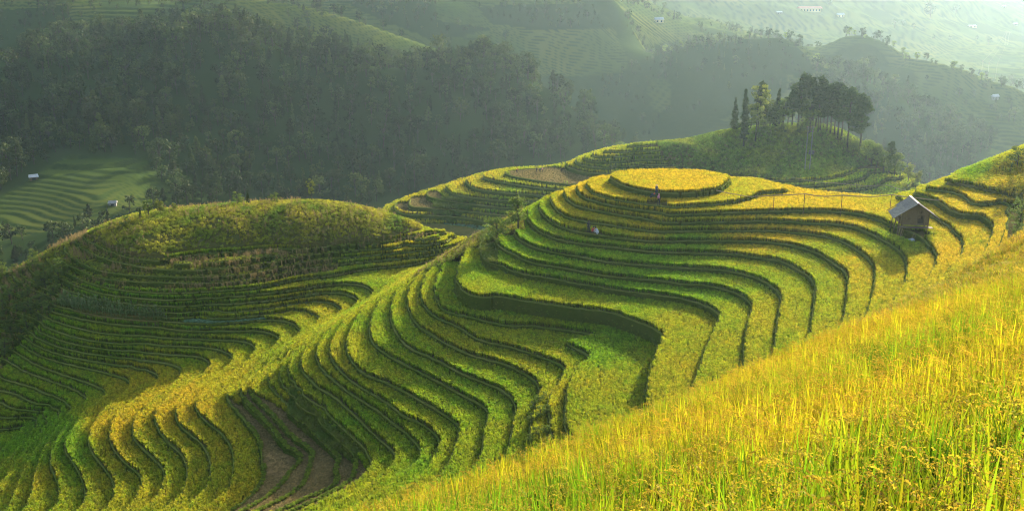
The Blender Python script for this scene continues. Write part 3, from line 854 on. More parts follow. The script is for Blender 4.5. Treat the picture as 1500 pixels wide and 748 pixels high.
POLY = {
 'weed': "0,398 60,362 100,343 128,341 190,368 271,377 400,365 520,350 640,341 640,345 604,352 540,362 500,372 494,396 470,402 430,406 400,412 370,417 300,424 240,426 180,422 128,411 108,426 92,434 78,450 66,468 52,484 30,500 16,522 0,545",
 'corn': "92,434 140,441 180,449 240,455 246,470 180,466 120,457 84,447",
 'cabbage': "268,466 320,467 385,461 392,470 275,478",
 'stubble': "334,580 350,590 362,571 396,586 430,606 464,634 492,654 524,666 542,686 500,718 440,752 330,752 362,732 384,700 384,680 380,650 360,618",
 'fern': "705,338 732,334 730,392 712,392 704,376", 'fern2': "778,588 796,576 806,588 802,650 776,642", 'fern3': "424,562 470,604 530,658 520,672 470,650 424,610",
 'bare': "1300,332 1352,338 1372,346 1340,352 1304,340", 'people1': "948,288 978,290 978,304 948,303", 'people2': "856,336 884,338 884,348 856,345",
 'path': "1478,300 1500,280 1500,360 1474,350",
}
def crop_kind(px, py):
    k = np.full(px.shape, 'rice', dtype=object)
    for name in ('weed', 'corn', 'cabbage', 'stubble', 'fern', 'fern3', 'bare', 'people1', 'people2', 'path'):
        k[in_poly(px, py, POLY[name])] = name.rstrip('123')
    return k

# jittered points for every plant on the terraces
def jitter(x0, x1, y0, y1, sp):
    X, Y = np.meshgrid(np.arange(x0, x1, sp), np.arange(y0, y1, sp), indexing='ij')
    X = X + RNG.uniform(-.42, .42, X.shape) * sp; Y = Y + RNG.uniform(-.42, .42, Y.shape) * sp
    return X.ravel(), Y.ravel()

hill = None
def build_terraces(T, name, label, spacing, size, kind_fn, ripe_fn, back_cull, min_nodes, tint_seed=0, margin=(0.26, 0.16)):
    g = T.g
    V, F = T.tread_mesh(-1)
    # loose slivers stay with the hillside itself, with every small or hidden patch
    sizes = np.array([c[2] for c in T.comps])
    big = [l for l in range(len(T.comps)) if sizes[l] >= min_nodes and T.comps[l][0] >= 0 and not T.comps[l][1]]
    bigset = set(big)
    VV = [V]; FF = [list(f) for f in F]; off = len(V); LV = []; LF = []
    for l in list(range(len(T.comps))) + [-1]:
        if l in bigset: continue
        if l >= 0:
            v, f = T.tread_mesh(l)
            if len(f):
                VV.append(v); FF += [[i + off for i in q] for q in f]; off += len(v)
        vb, fb, vu, fu = T.lip_mesh(l)
        if fb:
            VV.append(np.array(vb)); FF += [[i + off for i in q] for q in fb]; off += len(vb)
    root = link_mesh(name, np.vstack(VV), FF, M['weedy'])
    tag(root, label, kind='structure')
    # plants
    x, y = jitter(g.x0, g.xs[-1], g.y0, g.ys[-1], spacing)
    h = g.sample(g.h, x, y)
    px, py = project(x, y, h)
    ok = (px > -90) & (px < 1590) & (py < 830) & ~back_cull(x, y, h)
    x, y, h, px, py = x[ok], y[ok], h[ok], px[ok], py[ok]
    sl = np.hypot(g.sample(g.gx, x, y), g.sample(g.gy, x, y)) + 1e-4
    k = np.searchsorted(T.zs, h, 'right') - 1
    kk = np.clip(k, 0, len(T.zs) - 1)
    lo = (h - T.zs[kk]) / sl
    hi = np.where(kk + 1 < len(T.zs), (T.zs[np.minimum(kk + 1, len(T.zs) - 1)] - h) / sl, 99)
    i = np.round((x - g.x0) / g.cell).astype(int); j = np.round((y - g.y0) / g.cell).astype(int)
    best = -np.ones(len(x), int)
    for di in (0, -1, 1):
        for dj in (0, -1, 1):
            a = np.clip(i + di, 0, T.kn.shape[0] - 1); b = np.clip(j + dj, 0, T.kn.shape[1] - 1)
            m = (best < 0) & (T.kn[a, b] == k)
            best[m] = T.lab[a[m], b[m]]
    sm = (best >= 0) & T.sm[np.clip(i, 0, T.kn.shape[0] - 1), np.clip(j, 0, T.kn.shape[1] - 1)]
    z = np.where(sm, h, T.zs[kk])
    kind = kind_fn(px, py, x, y, h, sm)
    lvl = (np.sin(kk * 12.9898 + best * 0.37) * 43758.5) % 1.0
    r0_ = ripe_fn(px, py) ** 1.25
    ripe = np.clip(r0_ + 0.16 * noise2(x, y, 5.0) + 0.10 * noise2(x, y, 1.3) + 0.20 * (lvl - .5) + RNG.normal(0, 1, len(px)) * (.05 + .13 * r0_), 0, 1)
    inside = (lo > margin[0]) & (hi > margin[1])
    for l in big:
        sel_l = best == l
        v, f = T.tread_mesh(l)
        if not len(f): continue
        tr = link_mesh('terrace', v, f, M['soil'], root)
        vb, fb, vu, fu = T.lip_mesh(l)
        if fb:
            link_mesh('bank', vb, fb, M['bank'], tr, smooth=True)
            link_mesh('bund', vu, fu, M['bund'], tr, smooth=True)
        s = sel_l & inside & (kind == 'rice')
        if s.sum() > 3:
            grow('rice', np.stack([x[s], y[s], z[s] - 0.04], -1), 'rice', ripe[s], size * (1.0 + 0.06 * noise2(x[s], y[s], 1.5)), tr, tilt=0.05, jit=.12)
    return root, dict(x=x, y=y, z=z, h=h, kind=kind, ripe=ripe, sm=sm, lo=lo, hi=hi, px=px, py=py, inside=inside, best=best, sl=sl)

def kind_main(px, py, x, y, h, sm):
    k = crop_kind(px, py)
    k[(k == 'rice') & sm & (x < 2)] = 'weed'
    return k
def cull_main(x, y, h):
    d = np.hypot(x, y) + 1e-6
    # plants on the far side of a crest are left out
    gx = GA.sample(GA.gx, x, y); gy = GA.sample(GA.gy, x, y)
    drop = -(gx * x + gy * y) / d
    cov = (y < 115.5) & (x > -32) & (GN.sample(GN.h, x, y) > h + 0.6)
    return (drop > np.where((y < 166) & (x < 0), 1.3, .75)) | cov
hill, HP = build_terraces(TA, 'terraced_hillside', 'terraced hillside of stepped rice paddies falling into a bowl and a side valley', 0.30, 0.92, kind_main, ripe_at, cull_main, 10)

def pick(mask, frac=1.0):
    m = mask.copy()
    if frac < 1: m &= RNG.random(len(m)) < frac
    return m
def stuff_from(D, mask, name, label, kind, size, ripe=None, parent=None, tilt=0.1, dz=-0.03):
    P = np.stack([D['x'][mask], D['y'][mask], D['z'][mask] + dz], -1)
    o = grow(name, P, kind, D['ripe'][mask] if ripe is None else ripe, size, parent, tilt=tilt)
    if label: tag(o, label, kind='stuff')
    return o
K = HP['kind']
smA = HP['sm'] & (K == 'rice')
stuff_from(HP, smA, 'slope_rice', 'ripe rice covering the smooth slope above the thatched field hut', 'rice', 0.95)

soil_ = np.zeros(len(K), bool)
for q_ in ("205,347 235,341 280,343 276,355 225,358", "278,322 300,319 332,322 326,332 286,333", "440,292 500,291 506,299 446,302", "330,345 352,342 356,350 332,352"): soil_ |= in_poly(HP['px'], HP['py'], q_)
w_ = pick(K == 'weed', .45) & (~soil_ | (RNG.random(len(K)) < .45))
stuff_from(HP, w_ & HP['sm'], 'weeds', 'sunlit weeds and low scrub covering the rounded hilltop', 'weed', 0.72, ripe=np.clip(.55 + .6 * noise2(HP['x'][w_ & HP['sm']], HP['y'][w_ & HP['sm']], 3.0), 0, 1))  # leaf colour yellowed so the hilltop looks more lit
w2 = w_ & ~HP['sm'] & (HP['lo'] > .15) & (HP['hi'] > .25)
stuff_from(HP, w2, 'bank_weeds', 'weeds and grass on the stepped banks below the rounded hilltop', 'weed', 0.5, ripe=np.clip(.45 + .3 * noise2(HP['x'][w2], HP['y'][w2], 3.0), 0, 1))
c_ = pick(K == 'weed', .09) & ~soil_ & HP['sm'] & (noise2(HP['x'], HP['y'], 7.0) > -.3)
stuff_from(HP, c_, 'dry_corn', 'dry corn stalks scattered over the rounded hilltop', 'corn_dry', 0.62)
c2 = (K == 'weed') & ~HP['sm'] & HP['inside'] & (RNG.random(len(K)) < .22) & (noise2(HP['x'], HP['y'], 5.0) > -.2)
stuff_from(HP, c2, 'dry_corn', 'dry corn stalks on the ledges below the rounded hilltop', 'corn_dry', 0.8)
stuff_from(HP, (K == 'corn') & (HP['lo'] > .1), 'corn', 'pale green corn growing on a ledge of the shaded hill', 'corn', 1.0)
stuff_from(HP, (K == 'cabbage') & (HP['lo'] > .1), 'cabbage', 'row of grey green cabbages on a ledge of the shaded hill', 'cabbage', 1.3)
st = (K == 'stubble') & (HP['lo'] > .45) & (HP['hi'] > .1)
stuff_from(HP, st, 'rice_stubble', 'brown stubble on the harvested terraces', 'stubble', 1.25)
pale = st & (in_poly(HP['px'], HP['py'], "384,664 412,656 432,664 428,684 404,698 388,690") | in_poly(HP['px'], HP['py'], "420,636 448,640 446,652 424,648"))
pale &= RNG.random(len(K)) < .4
stuff_from(HP, pale, 'straw', 'pale loose straw scattered on the harvested terraces', 'straw', .8, ripe=np.clip(.6 + .4 * noise2(HP['x'][pale], HP['y'][pale], .8), 0, 1))
fe = (K == 'fern')
stuff_from(HP, fe, 'shrubs', 'dark leafy shrubs on the steep banks between the rice terraces', 'fern', 0.7, ripe=np.clip(.5 + .4 * noise2(HP['x'][fe], HP['y'][fe], 2.0), 0, 1))
# grass on the banks: along every lip, spread down the face
def bank_grass(T, name, label, per, size, parent=None):
    P = []; 
    for l, segs in T.lips.items():
        s = np.array([(a, b) for a, b, k in segs]); kk = np.array([k for a, b, k in segs])
        if not len(s): continue
        A = T.cpa[s[:, 0], :2]; B = T.cpa[s[:, 1], :2]; g = T.cg[s[:, 0]]
        L = np.linalg.norm(A - B, axis=1)
        n = RNG.poisson(L * per)
        idx = np.repeat(np.arange(len(s)), n)
        if not len(idx): continue
        t = RNG.random(len(idx))[:, None]; f = RNG.random(len(idx)) ** 0.9
        z0 = T.zs[kk[idx]]; z1 = np.where(kk[idx] > 0, T.zs[np.maximum(kk[idx] - 1, 0)], z0 - 1)
        off = np.where(f < .3, RNG.uniform(-.02, .3, len(idx)), -(f * (z0 - z1) * T.batter + .02))
        xy = A[idx] * (1 - t) + B[idx] * t + g[idx] * off[:, None]
        z = np.where(f < .3, z0 + .06, z0 - f * (z0 - z1))
        P.append(np.column_stack([xy, z]))
    P = np.vstack(P)
    px, py = project(P[:, 0], P[:, 1], P[:, 2])
    P = P[(px > -60) & (px < 1560) & (py < 800)]
    o = grow(name, P, 'grass', np.clip(.35 + .5 * noise2(P[:, 0], P[:, 1], 3.0), 0, 1), size, parent, tilt=.25)
    return tag(o, label, kind='stuff')
bank_grass(TA, 'bank_grass', 'short grass growing on the banks and bunds between the rice terraces', 9.0, 0.8)

# thick green bunds between the harvested terraces
def bund_grass(T, poly, name, label):
    P = []
    for l, segs in T.lips.items():
        s = np.array([(a, b) for a, b, k in segs]); kk = np.array([k for a, b, k in segs])
        if not len(s): continue
        A = T.cpa[s[:, 0], :2]; B = T.cpa[s[:, 1], :2]; g = T.cg[s[:, 0]]
        px, py = project(A[:, 0], A[:, 1], T.zs[kk])
        n = RNG.poisson(np.where(in_poly(px, py, poly), np.linalg.norm(A - B, axis=1) * 16, 0))
        idx = np.repeat(np.arange(len(s)), n)
        if not len(idx): continue
        t = RNG.random(len(idx))[:, None]
        P.append(np.column_stack([A[idx] * (1 - t) + B[idx] * t + g[idx] * RNG.uniform(-.12, .38, len(idx))[:, None], T.zs[kk[idx]] + .05]))
    P = np.vstack(P)
    return tag(grow(name, P, 'weed', RNG.uniform(0, .35, len(P)), .34, tilt=.2), label, kind='stuff')
bund_grass(TA, POLY['stubble'], 'bund_grass', 'thick green grass on the bunds between the harvested terraces')

# ------------------------------------------------------------------ the near hillside and its rice
I, J = np.meshgrid(np.arange(len(GN.xs) - 1), np.arange(len(GN.ys) - 1), indexing='ij')
ny = len(GN.ys); a = (I * ny + J).ravel(); q = np.stack([a, a + ny, a + ny + 1, a + 1], 1)
q = q[~GN.dead.ravel()[q].all(1)]
near = link_mesh('near_hillside', np.stack([GN.X, GN.Y, GN.h], -1).reshape(-1, 3), q, M['slope'], smooth=True)
tag(near, 'steep near hillside planted with ripe rice below the viewpoint', kind='structure')
def near_points(sp, d0, d1):
    x, y = jitter(-26, 84, 3, 104, sp)
    z = GN.sample(GN.h, x, y)
    px, py = project(x, y, z + .8)
    gx = GN.sample(GN.gx, x, y); gy = GN.sample(GN.gy, x, y); d = np.sqrt(x * x + y * y + z * z)
    drop = -(gx * x + gy * y) / np.hypot(x, y)
    ha = np.where(y > 84, GA.sample(GA.h, x, y), -200)
    ok = (d > d0) & (d < d1) & (px > -120) & (px < 1640) & (py < 980) & (drop < 1.05) & (z > ha - .6) & (d > 5)
    ripe = np.clip(.40 + .52 * noise2(x, y, 4.5) + .25 * noise2(x + 50, y, 1.4) + RNG.normal(0, .18, len(x)) + .1 * (px - 1000) / 500, 0, 1)
    return np.stack([x, y, z - .03], -1)[ok], ripe[ok]
P_, r_ = near_points(0.36, 0, 42)
tag(grow('near_rice', P_, 'near', r_, 1.0, tilt=.08), 'tall ripe rice with drooping golden ears on the near hillside', kind='stuff')
P_, r_ = near_points(0.33, 42, 140)
tag(grow('brow_rice', P_, 'brow', r_, 1.05, tilt=.08), 'golden rice on the upper edge of the near hillside beside the terraces', kind='stuff')
# ------------------------------------------------------------------ the spur and knoll beyond the saddle
def gather_c():
    P = []
    for k, txt in LIPS_C:
        c = smooth_line(pts(txt), 12); P.append(at_z(c[:, 0], c[:, 1], ZC[k]))
    P.append(np.stack([at_z(*p) for p in CROWN_C])); P.append(np.array(FIELD_C, float))
    for txt, zs, steps in FALLS_C:
        c = smooth_line(np.column_stack([pts(txt), zs]), 18); w = at_z(c[:, 0], c[:, 1], c[:, 2])
        u = w[:, :2] / np.linalg.norm(w[:, :2], axis=1)[:, None]
        for dy, dz in steps:
            q = w.copy(); q[:, :2] += u * dy; q[:, 2] -= dz; P.append(q)
    return thin(np.vstack(P), .8)
GC = Grid(-110, 160, 222, 380, 1.0)
GC.finish(blur(Rbf(gather_c(), .08)(GC.X, GC.Y), 1))
def smooth_c(x, y, h):
    px, py = project(x, y, h)
    knoll = in_poly(px, py, "985,246 1030,253 1090,259 1150,264 1210,260 1262,244 1310,240 1345,275 1345,150 1000,150 960,208")
    return (h > -59.8) | knoll | (y > 318)
TC = Terraces(GC, list(ZC.values()), smooth_c, batter=.25, bund_w=.5, bund_h=.15)
def kind_c(px, py, x, y, h, sm):
    k = np.full(px.shape, 'rice', dtype=object)
    k[sm] = 'weed'
    k[in_poly(px, py, "738,251 790,246 836,243 866,254 884,256 868,268 841,270 787,264 753,258")] = 'stubble'
    k[in_poly(px, py, "574,300 640,277 650,284 668,296 640,312 590,310")] = 'stubble'
    k[in_poly(px, py, "636,292 668,288 700,296 690,306 660,326 636,318")] = 'fern'
    k[in_poly(px, py, "650,326 700,322 730,328 705,342 655,338")] = 'cabbage'
    return k
RC = np.array([(700,265,.7),(740,300,.35),(800,280,.5),(860,245,.55),(950,235,.4),(1000,258,.75),(1150,270,.55),(1280,265,.35),(1200,280,.45)], float)
def ripe_c(px, py):
    w = 1 / ((px[:, None] - RC[:, 0]) ** 2 + (py[:, None] - RC[:, 1]) ** 2 + 50) ** 1.5
    return (w * RC[:, 2]).sum(1) / w.sum(1)
def cull_c(x, y, h):
    d = np.hypot(x, y); return (-(GC.sample(GC.gx, x, y) * x + GC.sample(GC.gy, x, y) * y) / d > .6) | (h < -79)
spur, CPd = build_terraces(TC, 'terraced_spur', 'terraced spur beyond the saddle running to a wooded knoll', 0.62, 1.25, kind_c, ripe_c, cull_c, 14, margin=(.45, .3))
K = CPd['kind']
for kd, nm, lb, frac, sz in (('weed', 'knoll_scrub', 'scrub and tall weeds on the knoll below the pines', .75, 1.3), ('stubble', 'rice_stubble', 'brown harvested field and stubble on the far spur', 1, 1.4),
                             ('fern', 'shrubs', 'green shrubs in the gully of the far spur', .8, 1.5), ('cabbage', 'cabbage', 'grey green cabbage patch at the foot of the far spur', 1, 1.5)):
    m_ = pick((K == kd) & ((CPd['lo'] > .2) | CPd['sm']), frac)
    stuff_from(CPd, m_, nm, lb, kd, sz, ripe=np.clip(({'stubble': .5, 'weed': .12}.get(kd, .25)) + .4 * noise2(CPd['x'][m_], CPd['y'][m_], 6.0), 0, 1))
bank_grass(TC, 'bank_grass', 'grass on the banks of the terraced spur', 1.6, 1.2)

# ------------------------------------------------------------------ the far valley sides
M['far'], nt, out = new_mat('valley_ground')
geo = nt.nodes.new("ShaderNodeNewGeometry")
fl = nt.nodes.new("ShaderNodeAttribute"); fl.attribute_name = 'tread'
fo = nt.nodes.new("ShaderNodeAttribute"); fo.attribute_name = 'wood'  # woods, plus shade coloured into the near valley floor
n1 = noise_tex(nt, .012, 3, .5); n2 = noise_tex(nt, .25, 5, .7)
rice_c = ramp(nt, n1, [(.3, (.035, .065, .012)), (.5, (.06, .085, .016)), (.7, (.10, .105, .02))])
bank_c = ramp(nt, n2, [(.3, (.02, .04, .009)), (.7, (.045, .065, .015))])
c = mixc(nt, fl.outputs['Fac'], bank_c, rice_c)
c = mixc(nt, fo.outputs['Fac'], c, (.03, .05, .014))
b = N(nt, "ShaderNodeBsdfPrincipled", Roughness=.95); b.inputs['Specular IOR Level'].default_value = 0
nt.links.new(c, b.inputs['Base Color']); nt.links.new(b.outputs[0], out.inputs[0])

fp = [at_y(a, b_, y_) for a, b_, y_ in FAR] + [np.array(p, float) for p in FAR_XYZ]
for txt, ys_ in FAR_CRESTS:
    c = smooth_line(np.column_stack([pts(txt), ys_]), 30)
    for a, b_, y_ in c:
        w = at_y(a, b_, y_); fp.append(w)
        for dy, dz in ((22, 13), (55, 24)):
            fp.append(w + np.array([w[0] / w[1] * dy, dy, -dz]))
far_rbf = Rbf(thin(np.array(fp), 8.0), 2.0)
AZ = np.radians(np.linspace(-40, 44, 520)); RR = np.concatenate([np.arange(205, 330, 3.2), np.arange(330, 1050, 1.6), np.geomspace(1050, 3000, 210)[1:]])
AZg, RRg = np.meshgrid(AZ, RR, indexing='ij')
FX, FY = RRg * np.sin(AZg), RRg * np.cos(AZg)
hf = far_rbf(FX[::4, ::4], FY[::4, ::4])
# bring the coarse heights back to the full grid
def up4(c, shape):
    ia = np.arange(shape[0]) / 4.0; ja = np.arange(shape[1]) / 4.0
    i0 = np.minimum(ia.astype(int), c.shape[0] - 2); j0 = np.minimum(ja.astype(int), c.shape[1] - 2)
    fi = (ia - i0)[:, None]; fj = (ja - j0)[None]
    return c[i0][:, j0] * (1 - fi) * (1 - fj) + c[i0 + 1][:, j0] * fi * (1 - fj) + c[i0][:, j0 + 1] * (1 - fi) * fj + c[i0 + 1][:, j0 + 1] * fi * fj
hf = blur(up4(hf, FX.shape), 3)
amp = np.clip((RRg - 420) / 300, .34, 1.6)
hf = hf + amp * (5 * noise2(FX, FY, 120) + 2.6 * noise2(FX, FY, 52) + 1.2 * noise2(FX, FY, 23))
FPX, FPY = project(FX, FY, hf)
WOODS = ["0,130 40,80 100,62 180,44 330,28 420,62 520,78 600,92 700,84 790,112 870,187 905,214 860,228 700,264 590,290 540,300 300,305 232,292 228,254 216,232 100,226 60,250 0,290 -150,300 -150,80",
         "96,335 150,318 210,308 262,296 262,330 200,372 100,410 0,420 -120,420 -120,350 0,352", "1195,100 1262,100 1330,142 1400,178 1452,218 1400,262 1320,290 1250,250 1190,180", "-150,10 0,15 100,8 104,58 0,112 -150,110",
         "500,0 640,0 640,30 720,42 640,60 560,30", "960,66 1040,56 1110,60 1170,70 1196,100 1180,120 1120,90 1030,84 960,90", "700,10 860,4 900,40 800,44 720,34"]
wood = np.zeros(FX.shape, bool)
for p in WOODS: wood |= in_poly(FPX, FPY, p)
st_ = np.where(RRg < 470, .75, 1.9)
fr = hf / st_ - np.floor(hf / st_)
tread = fr < .7
zt = np.floor(hf / st_) * st_ + st_ * np.clip((fr - .7) / .3, 0, 1) ** 1.0
zt = zt + np.where(tread, .12 * fr, 0)
soft = np.clip((noise2(FX, FY, 90) + noise2(FX, FY, 37) * .6 - .35) * 3, 0, 1)      # rough slopes that were never terraced
wet = np.where(wood, 1.0, soft)
zf = hf * wet + zt * (1 - wet)
n_, m2 = FX.shape
a = (np.arange(n_ - 1)[:, None] * m2 + np.arange(m2 - 1)[None]).ravel(); q = np.stack([a, a + 1, a + m2 + 1, a + m2], 1)[:, ::-1]
zfl = zf.ravel()
far = link_mesh('valley', np.stack([FX, FY, zf], -1).reshape(-1, 3), q, M['far'], attrs={'tread': (tread & (wet < .5)).ravel().astype(float), 'wood': np.maximum(np.maximum(wood, soft * .8), np.where(RRg < 470, .5, 0)).ravel().astype(float)})  # nearest valley ground is also darkened in colour, standing in for shade
tag(far, 'far valley sides with woods and faint rice terraces in the haze', kind='structure')
# ------------------------------------------------------------------ trees
def far_h(x, y):
    az = np.arctan2(x, y); r = np.hypot(x, y)
    u = np.clip((az - AZ[0]) / (AZ[1] - AZ[0]), 0, len(AZ) - 1.001)
    v = np.clip(np.interp(r, RR, np.arange(len(RR))), 0, len(RR) - 1.001)
    i = u.astype(int); j = v.astype(int); fu = u - i; fv = v - j
    return zf[i, j] * (1 - fu) * (1 - fv) + zf[i + 1, j] * fu * (1 - fv) + zf[i, j + 1] * (1 - fu) * fv + zf[i + 1, j + 1] * fu * fv
def ground(x, y):
    """height of whatever ground is uppermost"""
    x = np.atleast_1d(np.asarray(x, float)); y = np.atleast_1d(np.asarray(y, float))
    h = np.full(x.shape, -300.0)
    m = (y > 206); h[m] = np.maximum(h[m], far_h(x[m], y[m]))
    m = (x > -109) & (x < 159) & (y > 223) & (y < 379); h[m] = np.maximum(h[m], GC.sample(GC.h, x[m], y[m]))
    m = (x > -111) & (x < 103) & (y > 83) & (y < 211); h[m] = np.maximum(h[m], GA.sample(GA.h, x[m], y[m]))
    m = (x > -31) & (x < 111) & (y > -7) & (y < 115); h[m] = np.maximum(h[m], GN.sample(GN.h, x[m], y[m]))
    return h
def hit(px, py, d0=60, d1=2600):
    """where the line of sight through a pixel first meets the ground"""
    r, f, d = ray(px, py); n = math.sqrt(r * r + f * f + d * d)
    t = np.concatenate([np.arange(d0, 420, .5), np.arange(420, d1, 1.5)])
    X, Y, Z = r / n * t, f / n * t, d / n * t
    g = ground(X, Y)
    w = np.nonzero(Z < g)[0]
    i = w[0] if len(w) else len(t) - 1
    return np.array([X[i], Y[i], g[i]]), t[i] / n       # point, metres per pixel

M['bark'] = plain_mat('tree_bark', (.05, .042, .03), .9, .4, 8, bump=.4, stretch=(6, 6, 1))
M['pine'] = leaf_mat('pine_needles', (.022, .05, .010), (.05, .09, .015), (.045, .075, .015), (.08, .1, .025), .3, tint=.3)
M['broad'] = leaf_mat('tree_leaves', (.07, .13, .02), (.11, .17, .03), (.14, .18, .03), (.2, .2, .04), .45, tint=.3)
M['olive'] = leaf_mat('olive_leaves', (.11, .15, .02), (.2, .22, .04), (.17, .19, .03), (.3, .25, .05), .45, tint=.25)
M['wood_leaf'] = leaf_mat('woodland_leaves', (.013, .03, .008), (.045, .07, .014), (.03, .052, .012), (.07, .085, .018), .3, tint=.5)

def tube(path, radii, n=6):
    V = []; F = []
    for i, (p, r) in enumerate(zip(path, radii)):
        p = Vector(p)
        d = (Vector(path[min(i + 1, len(path) - 1)]) - Vector(path[max(i - 1, 0)])).normalized()
        s = d.cross(Vector((0.31, .9, .2))).normalized(); t = d.cross(s)
        for k in range(n):
            a = 6.2832 * k / n
            V.append(tuple(p + (s * math.cos(a) + t * math.sin(a)) * r))
    for i in range(len(path) - 1):
        for k in range(n):
            F.append((i * n + k, i * n + (k + 1) % n, (i + 1) * n + (k + 1) % n, (i + 1) * n + k))
    return V, F
class Joiner:
    def __init__(self): self.V = []; self.F = []
    def add(self, V, F):
        o = len(self.V); self.V += V; self.F += [tuple(i + o for i in f) for f in F]
    def box(self, c, s, rot=0.0):
        x, y, z = c; a, b, h = s[0] / 2, s[1] / 2, s[2] / 2
        ca, sa = math.cos(rot), math.sin(rot)
        V = [(x + u * a * ca - v * b * sa, y + u * a * sa + v * b * ca, z + w * h) for w in (-1, 1) for u, v in ((-1, -1), (1, -1), (1, 1), (-1, 1))]
        self.add(V, [(0, 3, 2, 1), (4, 5, 6, 7), (0, 1, 5, 4), (1, 2, 6, 5), (2, 3, 7, 6), (3, 0, 4, 7)])
    def build(self, name, mat, parent=None, smooth=False):
        return link_mesh(name, self.V, self.F, mat, parent, smooth)
    def mesh(self, name, mat):
        me = bpy.data.meshes.new(name); me.from_pydata(self.V, [], self.F); me.update(); me.materials.append(mat); return me
def leaf_ball(p, c, r, n, size, flat=.8):
    for _ in range(n):
        v = Vector((random.gauss(0, 1), random.gauss(0, 1), random.gauss(0, 1))).normalized() * (r * U(.35, 1.05) ** .6)
        q = Vector(c) + Vector((v.x, v.y, v.z * flat))
        nrm = (v.normalized() + Vector((U(-1, 1), U(-1, 1), U(-.4, 1)))).normalized()
        p.quad(q, nrm, (U(-1, 1), U(-1, 1), U(-1, 1)), size * U(.6, 1.3), size * U(.6, 1.3), part=max(0, min(1, .5 + .5 * v.z / r + U(-.3, .3))))  # leaf colour turns paler towards the top of each ball
def tree_parts(kind, H, rnd):
    """trunk and crown meshes of one tree of height H"""
    random.seed(rnd)
    J = Joiner(); p = Plant()
    bend = Vector((U(-.04, .04) * H, U(-.04, .04) * H, 0))
    at = lambda t: Vector((0, 0, t * H)) + bend * t * t
    r0 = H * .016 + .03
    if kind == 'pine':
        V, F = tube([at(t) for t in (0, .25, .5, .75, .98)], [r0 * (1 - .85 * t) for t in (0, .25, .5, .75, 1)]); J.add(V, F)
        lo = U(.26, .42)
        nb_ = 44
        for i in range(nb_):
            t = lo + (1 - lo) * (i + U(0, 1)) / nb_
            a = U(0, 6.28); prof = math.sin(min(1, (1.02 - t) / (1 - lo)) * 1.75) ** .8
            L = H * .165 * max(.12, prof) * U(.55, 1.15)
            d = Vector((math.cos(a), math.sin(a), U(.05, .55)))
            b = at(t); e = b + d * L
            V, F = tube([b, (b + e) / 2 + Vector((0, 0, -.04 * L)), e], [r0 * .28, r0 * .18, r0 * .08], 4); J.add(V, F)
            for s in (.55, .8, 1.0):
                if L * s < .25: continue
                leaf_ball(p, b + d * L * s + Vector((U(-.15, .15), U(-.15, .15), U(0, .2))) * H * .06, H * .046 * U(.7, 1.3), 15, H * .03, .6)
        leaf_ball(p, at(1.0), H * .03, 12, H * .028, 1.3); mat = M['pine']
    elif kind in ('column', 'conifer'):
        w = .085 if kind == 'column' else .17
        V, F = tube([at(t) for t in (0, .4, .98)], [r0, r0 * .6, r0 * .1]); J.add(V, F)
        lo = .2 if kind == 'column' else .12
        for i in range(30):
            t = lo + (1 - lo) * i / 29
            wd = w * H * ((1.04 - t) / (1 - lo)) ** (.45 if kind == 'column' else .9) * min(1, (t - lo) * 8 + .5)
            for _ in range(3):
                a = U(0, 6.28)
                leaf_ball(p, at(t) + Vector((math.cos(a), math.sin(a), -.25)) * wd * U(.35, .8), max(.16, wd * .5), 9, H * .036, .7)
        mat = M['pine']
    elif kind == 'slim':
        V, F = tube([at(t) for t in (0, .3, .6, .95)], [r0 * .7, r0 * .55, r0 * .4, r0 * .1]); J.add(V, F)
        for i in range(24):
            t = .42 + .58 * i / 23; a = U(0, 6.28)
            wd = H * (.05 + (.13 if t > .72 else .05) * U(.5, 1))
            b = at(t); e = b + Vector((math.cos(a), math.sin(a), .25)) * wd
            V, F = tube([b, e], [r0 * .15, r0 * .06], 4); J.add(V, F)
            leaf_ball(p, e, H * .055, 26, H * .03)
        mat = M['olive']
    else:      # rounded broad-leaved tree or bush
        low = kind == 'bush'
        V, F = tube([at(t) for t in (0, .3, .55, .8)], [r0 * 1.2, r0, r0 * .7, r0 * .3]); J.add(V, F)
        W = H * (.5 if low else .3)
        n = 26 if kind != 'wood' else 15
        for i in range(n):
            a = U(0, 6.28); zt_ = U(.12 if low else .3, .92); rr = W * math.sqrt(max(.05, 1 - ((zt_ - .58) / .48) ** 2)) * U(.35, .95)
            c = at(zt_) + Vector((math.cos(a) * rr, math.sin(a) * rr, 0))
            b = at(zt_ * .62); V, F = tube([b, (b + c) / 2 + Vector((0, 0, H * .02)), c], [r0 * .4, r0 * .25, r0 * .1], 4); J.add(V, F)
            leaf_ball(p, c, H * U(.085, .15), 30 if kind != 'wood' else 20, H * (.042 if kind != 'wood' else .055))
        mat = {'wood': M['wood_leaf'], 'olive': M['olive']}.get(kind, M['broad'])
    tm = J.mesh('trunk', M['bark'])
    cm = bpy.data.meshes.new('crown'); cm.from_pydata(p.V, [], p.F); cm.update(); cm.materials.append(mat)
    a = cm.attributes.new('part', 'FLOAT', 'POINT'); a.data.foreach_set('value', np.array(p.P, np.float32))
    return tm, cm
_tree_cache = {}
